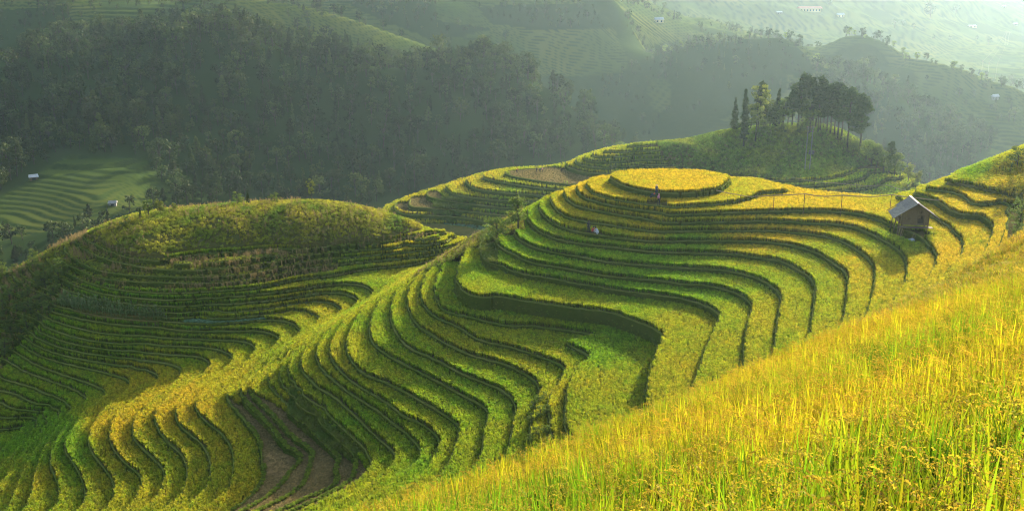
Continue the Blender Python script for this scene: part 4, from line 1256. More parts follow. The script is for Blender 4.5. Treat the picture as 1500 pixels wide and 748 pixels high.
def tree(name, kind, pos, H, label, group=None, variants=3):
    v = random.randrange(variants)
    key = (kind, v)
    if key not in _tree_cache:
        st = random.getstate(); _tree_cache[key] = tree_parts(kind, 10.0, hash((len(_tree_cache), 5)) & 0xffff); random.setstate(st)
    tm, cm = _tree_cache[key]
    root = bpy.data.objects.new(name, None); col.objects.link(root)
    root.empty_display_size = .3
    root.location = (pos[0], pos[1], pos[2] - .15)
    s = H / 10.0; root.scale = (s * U(.9, 1.1), s * U(.9, 1.1), s); root.rotation_euler = (U(-.04, .04), U(-.04, .04), U(0, 6.28))
    for nm, me in (('trunk', tm), ('crown', cm)):
        o = bpy.data.objects.new(nm, me); col.objects.link(o); o.parent = root
    tag(root, label, 'tree', group)
    return root

def plant_tree(name, kind, px, py, top, label, group=None, d0=60, sink=0):
    p, s = hit(px, py, d0)
    if 1060 < px < 1350 and top > 100 and p[1] > 326:          # trees whose foot is just over the brow of the knoll
        q = at_y(px, py, 322.0); p = np.array([q[0], q[1], ground(q[0], q[1])[0]])
        s = 322.0 / ray(px, py)[1]; return tree(name, kind, p, at_y(px, top, 322.0)[2] - p[2], label, group)
    return tree(name, kind, p, (py - top) * s * 1.04, label, group)
PG = 'pines crowded on the knoll'
for px, py, top in ((1168,188,111),(1174,186,113),(1182,190,113),(1190,188,117),(1194,189,115),(1201,192,119),(1206,190,124),(1211,194,129),(1216,197,124),(1222,199,128),(1227,202,126),(1232,208,130),(1160,186,126),(1154,184,138),(1198,196,138)):
    plant_tree('pine_tree', 'pine', px, py, top, 'tall dark pine crowded among others on the knoll', PG, 230)
plant_tree('pine_tree', 'pine', 1241, 216, 133, 'thin dark pine at the edge of the knoll grove next to the lone large pine', None, 230)
plant_tree('pine_tree', 'pine', 1259, 229, 142, 'large open pine with long branches standing apart beside the knoll grove', None, 230)
plant_tree('pine_tree', 'pine', 1302, 252, 208, 'short pine rising above the bushy trees at the foot of the knoll', None, 230)
plant_tree('conifer_tree', 'conifer', 1077, 183, 143, 'pointed dark conifer at the outer end of the knoll grove')
plant_tree('conifer_tree', 'conifer', 1091, 180, 131, 'pointed conifer between the outer conifer and the slim yellowish tree')
plant_tree('column_tree', 'column', 1089, 216, 154, 'narrow columnar dark tree alone on the grassy knoll slope')
plant_tree('slim_tree', 'slim', 1106, 209, 133, 'slim yellowish tree with bare lower trunk on the knoll slope')
plant_tree('pine_tree', 'pine', 1111, 179, 119, 'pine with a broad top behind the slim yellowish tree')
plant_tree('conifer_tree', 'conifer', 1136, 179, 130, 'slender conifer in the middle of the lower knoll trees')
KG = 'leafy trees along the knoll top'
for px, py, top in ((1120,182,143),(1128,181,150),(1147,182,141),(1141,183,154),(1100,181,152)):
    plant_tree('leafy_tree', 'broad', px, py, top, 'leafy green tree in the row along the knoll top', KG, 230)
plant_tree('round_tree', 'broad', 1186, 195, 143, 'rounded dense green tree in front of the knoll pines', None, 230)
BG = 'bushy trees at the foot of the knoll'
for px, py, top in ((1268,238,206),(1276,242,208),(1284,246,214),(1294,252,220),(1310,258,224),(1302,256,228),(1318,262,236)):
    plant_tree('bushy_tree', 'broad', px, py, top, 'bushy green tree in the clump below the knoll pines', BG, 230)
plant_tree('bushy_tree', 'olive', 1330, 267, 238, 'pale hazy tree at the end of the clump below the knoll')
plant_tree('small_tree', 'olive', 1343, 270, 257, 'low pale bush past the last tree below the knoll')
tree('lone_tree', 'olive', np.array([126.0, 312.0, -72.5]), 5.2, 'lone pale round tree just over the crest of the sunlit slope')
UG = 'undergrowth below the knoll pines'
for k in range(26):
    px = random.uniform(1070, 1262); base = 188 + max(0, (px - 1200) * .55) + random.uniform(-2, 8)
    plant_tree('undergrowth_bush', 'bush', px, base, base - random.uniform(8, 20), 'dark bush growing under the pines on the knoll', UG, 230)
# trees and bushes on the near hills
def crest_tree(name, kind, px, py, top, fwd, label, group=None):
    p = at_y(px, py, fwd); g = ground(p[0], p[1])[0]; s = fwd / 1450.0
    t = at_y(px, top, fwd)[2]
    return tree(name, kind, np.array([p[0], p[1], g]), max(.8, t - g), label, group)
crest_tree('small_tree', 'broad', 759, 306, 284, 151, 'small round leafy tree on the terraced crest below the harvested field')
crest_tree('bush', 'bush', 728, 330, 314, 148, 'pale bushy shrub on the crest downhill of the small round tree')
for px, top, kind, lab in ((206, 303, 'conifer', 'little dark conifer on the rim of the rounded hilltop'), (218, 292, 'broad', 'small leafy tree next to the little dark conifer on the hilltop rim'),
                     (235, 290, 'olive', 'sunlit leafy tree beside its twin on the hilltop rim'), (257, 295, 'olive', 'thin pale shrub on the hilltop rim past the leafy pair'), (184, 315, 'bush', 'dark low bush on the falling rim of the hilltop'),
                     (349, 279, 'bush', 'round yellow green bush on the hilltop rim beside a small conifer'), (364, 278, 'conifer', 'small conifer beside the round bush on the hilltop rim'), (402, 281, 'bush', 'low spreading bush on the top of the rounded hill')):
    base = {206:320,218:318,235:314,257:309,184:332,349:299,364:299,402:297}[px]
    plant_tree('hilltop_tree' if kind != 'bush' else 'bush', kind, px, base, top, lab, None, 150)
plant_tree('sapling', 'slim', 457, 296, 264, 'spindly sapling with few leaves above the rounded hilltop', None, 150)
crest_tree('bush', 'bush', 1492, 232, 212, 150, 'dark green bush on the crest where the slope meets the picture edge')
for px, py, top in ((1494, 330, 296), (1498, 312, 286), (1488, 345, 322)):
    plant_tree('bush', 'bush', px, py, top, 'green bush beside the footpath above the hut', 'bushes beside the footpath')
for px, py, h in ((782,600,16),(790,590,15),(797,584,12),(779,622,18),(792,612,20),(800,606,14),(786,640,18),(798,634,16),(806,650,14),(776,650,16)):
    plant_tree('gully_bush', 'bush', px, py, py - h, 'leafy bush in the gully beside the wide green paddy', 'bushes in the gully')
# shrubs on the shaded left shoulder of the rounded hill
k = 0
while k < 46:
    px, py = random.uniform(-4, 90), random.uniform(385, 530)
    if not in_poly(np.array([px]), np.array([py]), "-5,398 30,388 70,372 92,392 104,420 84,446 68,470 54,488 34,504 18,528 -5,560")[0]: continue
    plant_tree('shrub', 'bush', px, py, py - random.uniform(11, 24), 'dark shrub on the shaded shoulder of the rounded hill', 'shrubs on the shaded shoulder'); k += 1
# scattered trees on the far ridges
FRG = 'trees on the far ridges'
for px, py, top in ((1214,12,-4),(1310,42,28),(1322,40,29),(1338,44,34),(1400,22,6),(1362,30,2),(1448,66,54),(1392,62,52),(1430,60,52),(1368,60,50),(820,40,20),(836,40,24),(860,30,14),(740,60,44),(612,30,16),(655,50,34)):
    plant_tree('far_tree', 'wood', px, py, top, 'hazy tree standing on a far slope', 'trees on the far slopes', 380)
for (txt, ys_), n_t, lb, gp in zip(FAR_CRESTS, (26, 34, 10, 14), ('hazy tree on the ridge behind the pine knoll', 'hazy tree on the long ridge falling past the far shed', 'tree on the faint ridge above the dark wood', 'tall tree standing out along the top of the dark wood'),
        ('trees on the ridge behind the knoll', 'trees on the long far ridge', 'trees on the faint upper ridge', 'trees along the top of the dark wood')):
    c = smooth_line(np.column_stack([pts(txt), ys_]), 4)
    for k in range(n_t):
        a = c[min(len(c) - 1, int(len(c) * ((k + random.random()) / n_t) ** (1.25 if n_t == 34 else 1)))]
        w = at_y(a[0], a[1], a[2] - random.uniform(-2, 9)); g = ground(w[0], w[1])[0]
        tree('far_tree', random.choice(('wood', 'wood', 'wood', 'conifer' if n_t == 14 else 'broad')), np.array([w[0], w[1], g]), random.uniform(4, 10) * (1.5 if n_t == 14 else 1), lb, gp)

# ------------------------------------------------------------------ the woods across the valley
wc = bpy.data.collections.new('woodland_kinds')
for i, (kd, sd) in enumerate((('wood', 3), ('wood', 14), ('wood', 25), ('wood', 41), ('conifer', 8), ('pine', 9))):
    stt = random.getstate(); tm, cm = tree_parts(kd, 10.0, sd); random.setstate(stt)
    if kd != 'wood': cm.materials.clear(); cm.materials.append(M['wood_leaf'])
    bm = bmesh.new(); bm.from_mesh(cm); nf = len(bm.faces); bm.from_mesh(tm)
    bm.faces.ensure_lookup_table()
    for f_ in bm.faces[nf:]: f_.material_index = 1
    me = bpy.data.meshes.new('woodland_tree'); bm.to_mesh(me); bm.free()
    me.materials.append(M['wood_leaf']); me.materials.append(M['bark'])
    wc.objects.link(bpy.data.objects.new('woodland_tree', me))
KINDS['wood'] = wc
x, y = jitter(-420, 640, 300, 1300, 5.0)
keep = (np.hypot(x, y) < 1300)
x, y = x[keep], y[keep]
z = far_h(x, y)
px, py = project(x, y, z)
def scat(poly_list, frac):
    m = np.zeros(len(x), bool)
    for p in poly_list: m |= in_poly(px, py, p)
    return m & (RNG.random(len(x)) < frac)
m1 = scat(WOODS[:1], .62) & (y < 720)
m2_ = scat(WOODS[1:2], .5) & (y < 520) & (y > 300)
m3 = scat(WOODS[2:3], .6) & (y < 860) & (y > 560)
m4 = scat(WOODS[3:] + ["880,110 960,84 1040,70 1150,80 1196,110 1180,150 1100,120 1000,110 930,130 880,150"], .6) & (y > 560)
edge = (noise2(x, y, 60) + .6 * noise2(x, y, 22) > .12) & ~(m1 | m2_ | m3 | m4) & (y > 600) & (RNG.random(len(x)) < .22) & (px > -60) & (px < 1560) & (py > -10) & (py < 250)
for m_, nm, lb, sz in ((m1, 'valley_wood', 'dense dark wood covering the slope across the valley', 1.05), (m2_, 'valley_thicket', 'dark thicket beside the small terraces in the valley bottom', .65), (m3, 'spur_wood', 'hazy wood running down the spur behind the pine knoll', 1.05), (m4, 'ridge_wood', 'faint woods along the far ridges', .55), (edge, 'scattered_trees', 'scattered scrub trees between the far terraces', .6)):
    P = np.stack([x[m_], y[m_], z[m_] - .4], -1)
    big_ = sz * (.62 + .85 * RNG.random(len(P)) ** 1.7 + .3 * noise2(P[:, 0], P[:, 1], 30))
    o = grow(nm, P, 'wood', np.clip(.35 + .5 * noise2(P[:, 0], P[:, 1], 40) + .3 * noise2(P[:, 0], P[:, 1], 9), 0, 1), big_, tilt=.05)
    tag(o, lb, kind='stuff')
# ------------------------------------------------------------------ the field hut
random.seed(21)
M['timber'] = plain_mat('weathered_timber', (.11, .08, .045), .85, .4, 5, bump=.3, stretch=(1, 1, 8))
M['plank'] = plain_mat('grey_brown_planks', (.15, .11, .062), .85, .45, 6, bump=.3, stretch=(9, 9, .8))
M['sheet'] = plain_mat('weathered_roof_sheet', (.24, .215, .18), .85, .4, 2.5, bump=.15, stretch=(6, .6, 1))
M['sheet_dark'] = plain_mat('stained_roof_sheet', (.19, .17, .15), .7, .4, 3, bump=.2, stretch=(6, .6, 1))
M['bamboo'] = plain_mat('dry_bamboo', (.26, .19, .10), .6, .35, 7, bump=.15)
M['cloth_blue'] = plain_mat('faded_blue_cloth', (.16, .28, .5), .9, .2, 8)
M['cloth_pale'] = plain_mat('pale_cloth', (.55, .56, .6), .9, .15, 8)
HX, HY, HG = 54.85, 134.3, -38.15
hut = bpy.data.objects.new('field_hut', None); col.objects.link(hut)
hut.location = (HX, HY, HG); hut.rotation_euler = (0, 0, math.radians(-6))
tag(hut, 'small stilted timber field hut with grey sheet roof among golden rice', 'hut')
W2, L_, EAVE, RIDGE = 3.05, 4.3, 2.35, 4.45      # half span, ridge length, heights over the field
def roof_side(sx, name, mat, x_out, y0, y1, lift=0.0):
    J = Joiner(); n = int((y1 - y0) / .055)
    V = []; F = []
    for i in range(n + 1):
        y = y0 + (y1 - y0) * i / n; w = .022 * math.sin(i * 2.2)
        for f in (0.0, .5, 1.0):
            V.append((sx * x_out * f, y, RIDGE - (RIDGE - EAVE) * f * x_out / W2 + w + lift - .03 * f * math.sin(y * 1.7)))
    top = len(V)
    V += [(a, b, c - .03) for a, b, c in V]
    for i in range(n):
        for r in range(2):
            q = (i * 3 + r, i * 3 + r + 1, i * 3 + r + 4, i * 3 + r + 3)
            F.append(q if sx > 0 else q[::-1]); F.append(tuple(top + k for k in (q[::-1] if sx > 0 else q)))
    for r in range(2):
        F.append((r, r + 1, top + r + 1, top + r)); b = n * 3; F.append((b + r, b + r + 1, top + b + r + 1, top + b + r))
    for i in range(n):
        F.append((i * 3 + 2, i * 3 + 5, top + i * 3 + 5, top + i * 3 + 2))
    J.add(V, F); return J.build(name, mat, roof)
J = Joiner()
J.box((0, L_ / 2 - .1, RIDGE - .12), (.12, L_ + .1, .12))
roof = J.build('roof', M['timber'], hut)
roof_side(-1, 'roof_sheet', M['sheet'], W2, -.35, .95, .02); roof_side(-1, 'roof_sheet', M['sheet'], W2 * .98, .9, 2.3); roof_side(-1, 'roof_sheet', M['sheet'], W2 * .97, 2.25, 3.3, .02); roof_side(-1, 'roof_sheet', M['sheet_dark'], W2 * .6, 3.25, L_ - .15)
roof_side(-1, 'roof_sheet', M['sheet_dark'], W2 * .45, .5, 3.4, .05)
roof_side(1, 'roof_sheet', M['sheet'], W2, -.35, 1.1, .02); roof_side(1, 'roof_sheet', M['sheet_dark'], W2 * .98, 1.05, 2.6); roof_side(1, 'roof_sheet', M['sheet'], W2, 2.55, L_ - .15, .01)
J = Joiner()
J.box((0, (L_ - .4) / 2, RIDGE + .05), (.3, L_ + .1, .05)); J.build('ridge_cap', M['sheet_dark'], roof)
for sx in (-1, 1):                                   # rafters at both gables
    for y in (-.2, 1.9, L_ - .35):
        V, F = tube([(0, y, RIDGE - .14), (sx * W2 * .98, y, EAVE - .02)], [.05, .05]); J = Joiner(); J.add(V, F); J.build('rafter', M['timber'], roof)
WX, WY0, WY1, FLOOR, WTOP = 1.72, .35, 3.5, 1.45, 2.75
for sx, y in ((-1, WY0), (1, WY0), (-1, WY1), (1, WY1), (-1, 1.9), (1, 1.9)):
    base = -1.15 if y < 1 else -.6
    V, F = tube([(sx * WX, y, base), (sx * WX * .99, y, 1.4), (sx * WX, y + .02, WTOP + .3)], [.11, .095, .085], 7); J = Joiner(); J.add(V, F); J.build('post', M['timber'], hut)
for y in (-.1, 1.9, 3.6):
    J = Joiner(); V, F = tube([(-2.3, y, -.0), (-2.1, y, EAVE + .35)], [.07, .06], 6); J.add(V, F); J.build('post', M['timber'], hut)
J = Joiner(); J.box((0, (WY0 + WY1) / 2, FLOOR - .06), (2 * WX + .3, WY1 - WY0 + .4, .1)); J.build('floor', M['plank'], hut)
J = Joiner(); J.box((0, WY0 - .55, FLOOR - .3), (2 * WX + .9, .95, .08)); J.build('porch', M['plank'], hut)
def plank_wall(name, along, fixed, a0, a1, z0, ztop, holes=()):
    """vertical boards, each with its own edge; holes are (from, to, low, high)"""
    J = Joiner(); n = int(round((a1 - a0) / .23)); w = (a1 - a0) / n
    for i in range(n):
        c = a0 + (i + .5) * w; t = ztop(c) + U(-.03, .03)
        spans = [(z0 + U(-.04, .02), t)]
        for h0, h1, lo, hi in holes:
            if h0 < c < h1: spans = [(s0, min(s1, lo)) for s0, s1 in spans if s0 < lo] + [(max(s0, hi), s1) for s0, s1 in spans if s1 > hi]
        for s0, s1 in spans:
            if s1 - s0 < .05: continue
            o = U(-.015, .015)
            if along == 'x': J.box((c, fixed + o, (s0 + s1) / 2), (w - .018, .035, s1 - s0))
            else: J.box((fixed + o, c, (s0 + s1) / 2), (.035, w - .018, s1 - s0))
    return J.build(name, M['plank'], hut)
gable = lambda c: RIDGE - (RIDGE - EAVE) * abs(c) / W2 - .22
front = plank_wall('front_wall', 'x', WY0 - .06, -WX, WX, FLOOR, lambda c: min(gable(c), 3.75), holes=((.3, 1.05, 1.55, 2.62), (.1, .75, 2.95, 3.4), (-1.35, -.85, 2.05, 2.55)))
plank_wall('back_wall', 'x', WY1 + .06, -WX, WX, FLOOR, gable, holes=((-1.3, -.5, 1.9, 2.6),))
plank_wall('side_wall', 'y', -WX - .06, WY0, WY1, FLOOR, lambda c: 2.35, holes=((1.2, 2.3, 1.7, 2.2),))
plank_wall('side_wall', 'y', WX + .06, WY0, WY1, FLOOR, lambda c: 2.9)
J = Joiner()
for c, s in (((.27, WY0 - .09, 2.05), (.07, .07, 1.2)), ((1.09, WY0 - .09, 2.05), (.07, .07, 1.2)), ((.68, WY0 - .09, 2.68), (.92, .07, .08))): J.box(c, s)
J.build('door_frame', M['timber'], hut)
J = Joiner()
for i in range(5):
    x0 = -2.5 + .16 * i
    V, F = tube([(x0, -.35, -1.0), (x0 + .55 + U(-.1, .1), .1, 1.1 + U(-.2, .3))], [.03, .025], 5); J.add(V, F)
J.build('leaning_poles', M['bamboo'], hut)
V, F = tube([(-.6, WY0 - 1.0, -.7), (-.15, WY0 - .75, .35)], [.035, .03], 5); J = Joiner(); J.add(V, F)
V, F = tube([(-.3, WY0 - 1.1, -.7), (.15, WY0 - .75, .35)], [.035, .03], 5); J.add(V, F)
for t in (.25, .5, .75): V, F = tube([(-.6 + .45 * t, WY0 - 1.0 + .25 * t, -.7 + 1.05 * t), (-.3 + .45 * t, WY0 - 1.1 + .35 * t, -.7 + 1.05 * t)], [.025, .025], 5); J.add(V, F)
J.build('ladder', M['bamboo'], hut)
def sack(name, pos, size, mat, label, cat):
    bm = bmesh.new(); bmesh.ops.create_icosphere(bm, subdivisions=2, radius=1)
    for v in bm.verts:
        v.co.x *= size[0] * (1 + .2 * math.sin(v.co.y * 4)); v.co.y *= size[1]; v.co.z = max(-.6, v.co.z) * size[2] * (1 + .25 * math.sin(v.co.x * 9))
    me = bpy.data.meshes.new(name); bm.to_mesh(me); bm.free(); me.materials.append(mat)
    o = bpy.data.objects.new(name, me); col.objects.link(o); o.location = pos
    for p in me.polygons: p.use_smooth = True
    return tag(o, label, cat)
sack('sack', (HX - .55, HY - .62, HG - .55), (.5, .35, .25), M['cloth_pale'], 'pale bundle of sacks lying below the porch of the hut', 'sack')
sack('blue_bag', (HX + 2.35, HY + .2, HG + .1), (.2, .2, .3), M['cloth_blue'], 'small blue plastic bag beside the hut wall', 'bag')

# ------------------------------------------------------------------ bamboo water pipes on posts
def pipe_line(name, label, path, posts, r, sag):
    root = bpy.data.objects.new(name, None); col.objects.link(root)
    root.location = (path[0][0], path[0][1], path[0][2]); tag(root, label, 'pipe')
    o = Vector(path[0])
    for a, b in zip(path[:-1], path[1:]):
        a, b = Vector(a) - o, Vector(b) - o; d = (b - a) * .03
        V, F = tube([a - d, a * .5 + b * .5 - Vector((0, 0, sag)), b + d], [r, r * .9, r * .8], 6); J = Joiner(); J.add(V, F); J.build('bamboo_segment', M['bamboo'], root, True)
    for x, y, zb, zt_ in posts:
        J = Joiner(); e = Vector((U(-.08, .08), U(-.05, .05), 0))
        V, F = tube([Vector((x, y, zb - .3)) - o, Vector((x, y, (zb + zt_) / 2)) + e - o, Vector((x, y, zt_)) - o], [.055, .05, .045], 6); J.add(V, F)
        for s in (-1, 1):
            V, F = tube([Vector((x, y, zt_ - .15)) - o, Vector((x + s * .12, y, zt_ + .16)) - o], [.035, .025], 5); J.add(V, F)
        J.build('post', M['timber'], root)
    return root
path = []; posts = []
for px, py, yy in ((1050,279,150),(1085,286,148.5),(1100,288,147.5),(1134,286,146.5),(1179,284,145.5),(1207,287.5,145),(1234,286,144.5),(1280,288,144),(1306,285,143.5),(1345,290,142.5),(1376,293.5,142)):
    path.append(tuple(at_y(px, py, yy)))
for i in (1, 3, 4, 6, 8):
    p = path[i]; posts.append((p[0], p[1] + .05, -37.9, p[2] - .06))
pipe_line('bamboo_pipe', 'long bamboo water pipe on wooden posts crossing the golden field behind the hut', path, posts, .085, .05)
path = []; posts = []
for px, py in ((1160,260),(1200,267),(1224,268),(1246,270),(1255,271),(1269,272),(1300,271),(1312,275),(1330,280)):
    path.append(tuple(at_y(px, py, 286)))
for i in (1, 2, 3, 4, 5, 7):
    p = path[i]; posts.append((p[0], p[1] + .05, ground(p[0], p[1])[0], p[2] - .06))
pipe_line('bamboo_pipe', 'hazy bamboo pipe on posts over the pale terraces below the knoll', path, posts, .08, .05)

# ------------------------------------------------------------------ people
M['skin'] = plain_mat('skin', (.36, .2, .13), .6, .1, 8)
M['black_cloth'] = plain_mat('black_cloth', (.018, .02, .028), .9, .3, 8)
M['navy_cloth'] = plain_mat('navy_cloth', (.03, .05, .1), .9, .3, 8)
M['red_cloth'] = plain_mat('red_cloth', (.5, .08, .06), .9, .2, 8)
M['pink_cloth'] = plain_mat('pink_patterned_cloth', (.5, .2, .28), .9, .5, 20)
M['white_cloth'] = plain_mat('white_cloth', (.62, .64, .7), .9, .1, 8)
M['hat_straw'] = plain_mat('straw_hat', (.55, .42, .2), .8, .2, 12)
M['hair'] = plain_mat('black_hair', (.015, .012, .01), .6, .2, 20)
STAND = {'pelvis': (0, 0, .92), 'chest': (0, .02, 1.3), 'neck': (0, .02, 1.42), 'head': (0, -.02, 1.57), 'kneeL': (-.1, -.02, .5), 'footL': (-.11, 0, .06), 'kneeR': (.1, -.02, .5), 'footR': (.11, 0, .06),
         'elbowL': (-.25, .03, 1.1), 'handL': (-.24, -.1, .85), 'elbowR': (.25, .03, 1.1), 'handR': (.24, -.1, .86)}
CROUCH = {'pelvis': (0, .12, .3), 'chest': (0, -.1, .66), 'neck': (0, -.2, .78), 'head': (0, -.27, .9), 'kneeL': (-.16, -.24, .48), 'footL': (-.14, -.02, .06), 'kneeR': (.16, -.24, .48), 'footR': (.14, -.02, .06),
          'elbowL': (-.24, -.3, .5), 'handL': (-.14, -.48, .3), 'elbowR': (.24, -.3, .5), 'handR': (.12, -.5, .28)}
BENT = {'pelvis': (0, .12, .86), 'chest': (0, -.22, 1.08), 'neck': (0, -.33, 1.12), 'head': (0, -.47, 1.14), 'kneeL': (-.12, -.02, .47), 'footL': (-.14, .08, .06), 'kneeR': (.12, -.1, .47), 'footR': (.13, -.06, .06),
        'elbowL': (-.22, -.36, .85), 'handL': (-.12, -.5, .62), 'elbowR': (.22, -.36, .85), 'handR': (.1, -.52, .62)}
def person(pose, pos, yaw, scale, top, legs, label, hat=None, load=None):
    J_ = {k: Vector(v) for k, v in pose.items()}
    mid = lambda a, b, t: J_[a].lerp(J_[b], t)
    pts_ = []; edges = []; rad = []
    def add(v, r, prev=None):
        pts_.append(tuple(v)); rad.append(r)
        if prev is not None: edges.append((prev, len(pts_) - 1))
        return len(pts_) - 1
    pe = add(J_['pelvis'], .145); wa = add(mid('pelvis', 'chest', .5), .12, pe); ch = add(J_['chest'], .15, wa); ne = add(J_['neck'], .055, ch)
    add(J_['head'] + (J_['neck'] - J_['head']) * .35, .085, ne); hd = len(pts_) - 1; add(J_['head'], .105, hd); add(J_['head'] + (J_['head'] - J_['neck']) * .55, .075, len(pts_) - 1)
    for s, sx in (('L', -1), ('R', 1)):
        hip = add(J_['pelvis'] + Vector((sx * .1, 0, -.06)), .105, pe); kn_ = add(J_['knee' + s], .07, hip); an = add(J_['foot' + s] + Vector((0, 0, .03)), .048, kn_); add(J_['foot' + s] + Vector((0, -.13, -.02)), .04, an)
        sh = add(J_['chest'] + Vector((sx * .17, 0, .05)), .065, ch); el = add(J_['elbow' + s], .047, sh); wr = add(J_['hand' + s].lerp(J_['elbow' + s], .15), .034, el); add(J_['hand' + s], .04, wr)
    me = bpy.data.meshes.new('body'); me.from_pydata(pts_, edges, []); me.update()
    ob = bpy.data.objects.new('person', me); col.objects.link(ob)
    sk = ob.modifiers.new('skin', 'SKIN'); sk.use_smooth_shade = True
    for i, r in enumerate(rad): me.skin_vertices[0].data[i].radius = (r, r * .8 if i == ch or i == pe else r)
    me.skin_vertices[0].data[pe].use_root = True
    ob.modifiers.new('sub', 'SUBSURF').levels = 1
    dg = bpy.context.evaluated_depsgraph_get(); ev = bpy.data.meshes.new_from_object(ob.evaluated_get(dg))
    ob.modifiers.clear(); ob.data = ev; ev.name = 'person'
    ev.materials.clear()
    for m_ in (legs, top, M['skin']): ev.materials.append(m_)
    hz = J_['neck']; hands = (J_['handL'], J_['handR']); hips = J_['pelvis']
    for p in ev.polygons:
        c = p.center; p.use_smooth = True
        if (c - J_['head']).length < .155 or min((c - h_).length for h_ in hands) < .07: p.material_index = 2
        elif (c - J_['chest']).length < .40 and (c - J_['chest']).length < (c - hips).length * 1.15 or min((c - J_['elbowL']).length, (c - J_['elbowR']).length) < .17: p.material_index = 1
        else: p.material_index = 0
    ob.location = pos; ob.rotation_euler = (0, 0, yaw); ob.scale = (scale,) * 3
    up = (J_['head'] - J_['neck']).normalized()
    if hat:
        bm = bmesh.new()
        if hat == 'straw': bmesh.ops.create_cone(bm, segments=16, radius1=.21, radius2=.03, depth=.13, cap_ends=True)
        else: bmesh.ops.create_uvsphere(bm, u_segments=12, v_segments=8, radius=.118)
        hm = bpy.data.meshes.new('hat'); bm.to_mesh(hm); bm.free(); hm.materials.append({'straw': M['hat_straw'], 'hair': M['hair'], 'red': M['red_cloth'], 'pink': M['pink_cloth']}[hat])
        ho = bpy.data.objects.new('hat' if hat != 'hair' else 'hair', hm); col.objects.link(ho); ho.parent = ob; ho.location = J_['head'] + up * (.11 if hat == 'straw' else .045) + Vector((0, .02, 0))
        ho.rotation_euler = up.to_track_quat('Z', 'Y').to_euler()
    if load:
        bm = bmesh.new(); bmesh.ops.create_icosphere(bm, subdivisions=2, radius=.2)
        for v in bm.verts: v.co.z *= 1.25; v.co.y *= .7
        lm = bpy.data.meshes.new('bundle'); bm.to_mesh(lm); bm.free(); lm.materials.append(load)
        lo_ = bpy.data.objects.new('back_bundle', lm); col.objects.link(lo_); lo_.parent = ob; lo_.location = J_['chest'] + Vector((0, .2, -.02))
    return tag(ob, label, 'person')
def tread_z(T, x, y):
    h = T.g.sample(T.g.h, np.array([x]), np.array([y]))[0]
    k = np.searchsorted(T.zs, h, 'right') - 1
    return T.zs[max(k, 0)]
def stand(px, py, z, T=TA):
    p = at_z(px, py, z); return (p[0], p[1], z)
person(STAND, stand(862, 341, ZL[25] + .12), math.radians(150), 1.08, M['black_cloth'], M['black_cloth'], 'person in black standing upright on a bund among green rice', 'hair')
person(CROUCH, stand(868, 341.6, ZL[25] + .1), math.radians(20), 1.1, M['red_cloth'], M['black_cloth'], 'person in a red top crouching on the bund beside the standing person', 'hair')
person(CROUCH, stand(875, 342.6, ZL[25] + .1), math.radians(-70), 1.12, M['white_cloth'], M['white_cloth'], 'person in white bending low beside the crouching person in red', 'hair')
person(STAND, stand(961.5, 286.5, ZL[29] + .75), math.radians(10), 1.0, M['navy_cloth'], M['navy_cloth'], 'person in dark blue with a straw hat below the round rice knob', 'straw')
person(BENT, stand(953.5, 294.5, ZL[29] + .02), math.radians(60), 1.05, M['navy_cloth'], M['black_cloth'], 'person in dark clothes and red headscarf stooping below the round rice knob', 'red')
person(STAND, stand(964.5, 301.0, ZL[29] + .02), math.radians(160), 1.05, M['black_cloth'], M['black_cloth'], 'person in black carrying a pink bundle on the back below the round rice knob', 'pink', M['pink_cloth'])
for i, (px, py, pose, tp, lb) in enumerate(((786, 253, STAND, 'black_cloth', 'person in black standing in the harvested field on the far spur'), (791, 252, BENT, 'navy_cloth', 'person stooping beside the one in black in the harvested field'), (795, 253, STAND, 'pink_cloth', 'person in a pink top in the harvested field on the far spur'), (823, 252, BENT, 'black_cloth', 'person bent over sheaves at the edge of the harvested field'), (757, 253.5, BENT, 'red_cloth', 'person in red at the near end of the harvested field'))):
    p = stand(px, py, ZC[5], TC)
    person(pose, p, math.radians(40 * i), 1.05, M[tp], M['black_cloth'], lb, 'hair')

# ------------------------------------------------------------------ electric poles
M['concrete'] = plain_mat('grey_concrete', (.2, .19, .17), .85, .15, 3)
M['steel'] = plain_mat('galvanised_steel', (.12, .115, .10), .9, .2, 5)
M['insulator'] = plain_mat('brown_insulator', (.3, .14, .08), .4, .1, 5)
def electric_pole(pos, H, label, legs=((0, 0),), transformer=True, arm=2.4, tip=None):
    root = bpy.data.objects.new('electric_pole', None); col.objects.link(root); root.location = pos
    tag(root, label, 'pole')
    for dx, dy in legs:
        V, F = tube([(dx, dy, -.4), (dx, dy, H / 2), (dx, dy, H)], [.15, .12, .09], 8); J = Joiner(); J.add(V, F); J.build('shaft', M['concrete'], root, True)
    for zz, w in ((H - .3, arm), (H - 1.6, arm * .75)):
        J = Joiner(); J.box((np.mean([l[0] for l in legs]), legs[0][1] - .2, zz), (w, .12, .14)); ar = J.build('crossarm', M['steel'], root)
        for f in (-.45, 0, .45):
            V, F = tube([(np.mean([l[0] for l in legs]) + w * f, legs[0][1] - .2, zz + .07), (np.mean([l[0] for l in legs]) + w * f, legs[0][1] - .2, zz + .4)], [.09, .06], 6); J = Joiner(); J.add(V, F); J.build('insulator', M['insulator'], ar)
    if transformer:
        for dx in (-.45, .45):
            bm = bmesh.new(); bmesh.ops.create_cone(bm, segments=14, radius1=.36, radius2=.36, depth=1.05, cap_ends=True)
            me = bpy.data.meshes.new('transformer'); bm.to_mesh(me); bm.free(); me.materials.append(M['steel'])
            o = bpy.data.objects.new('transformer', me); col.objects.link(o); o.parent = root; o.location = (legs[-1][0] + dx, legs[-1][1] - .45, H * .42)
    return root
p1, _ = hit(1183, 251, 230)
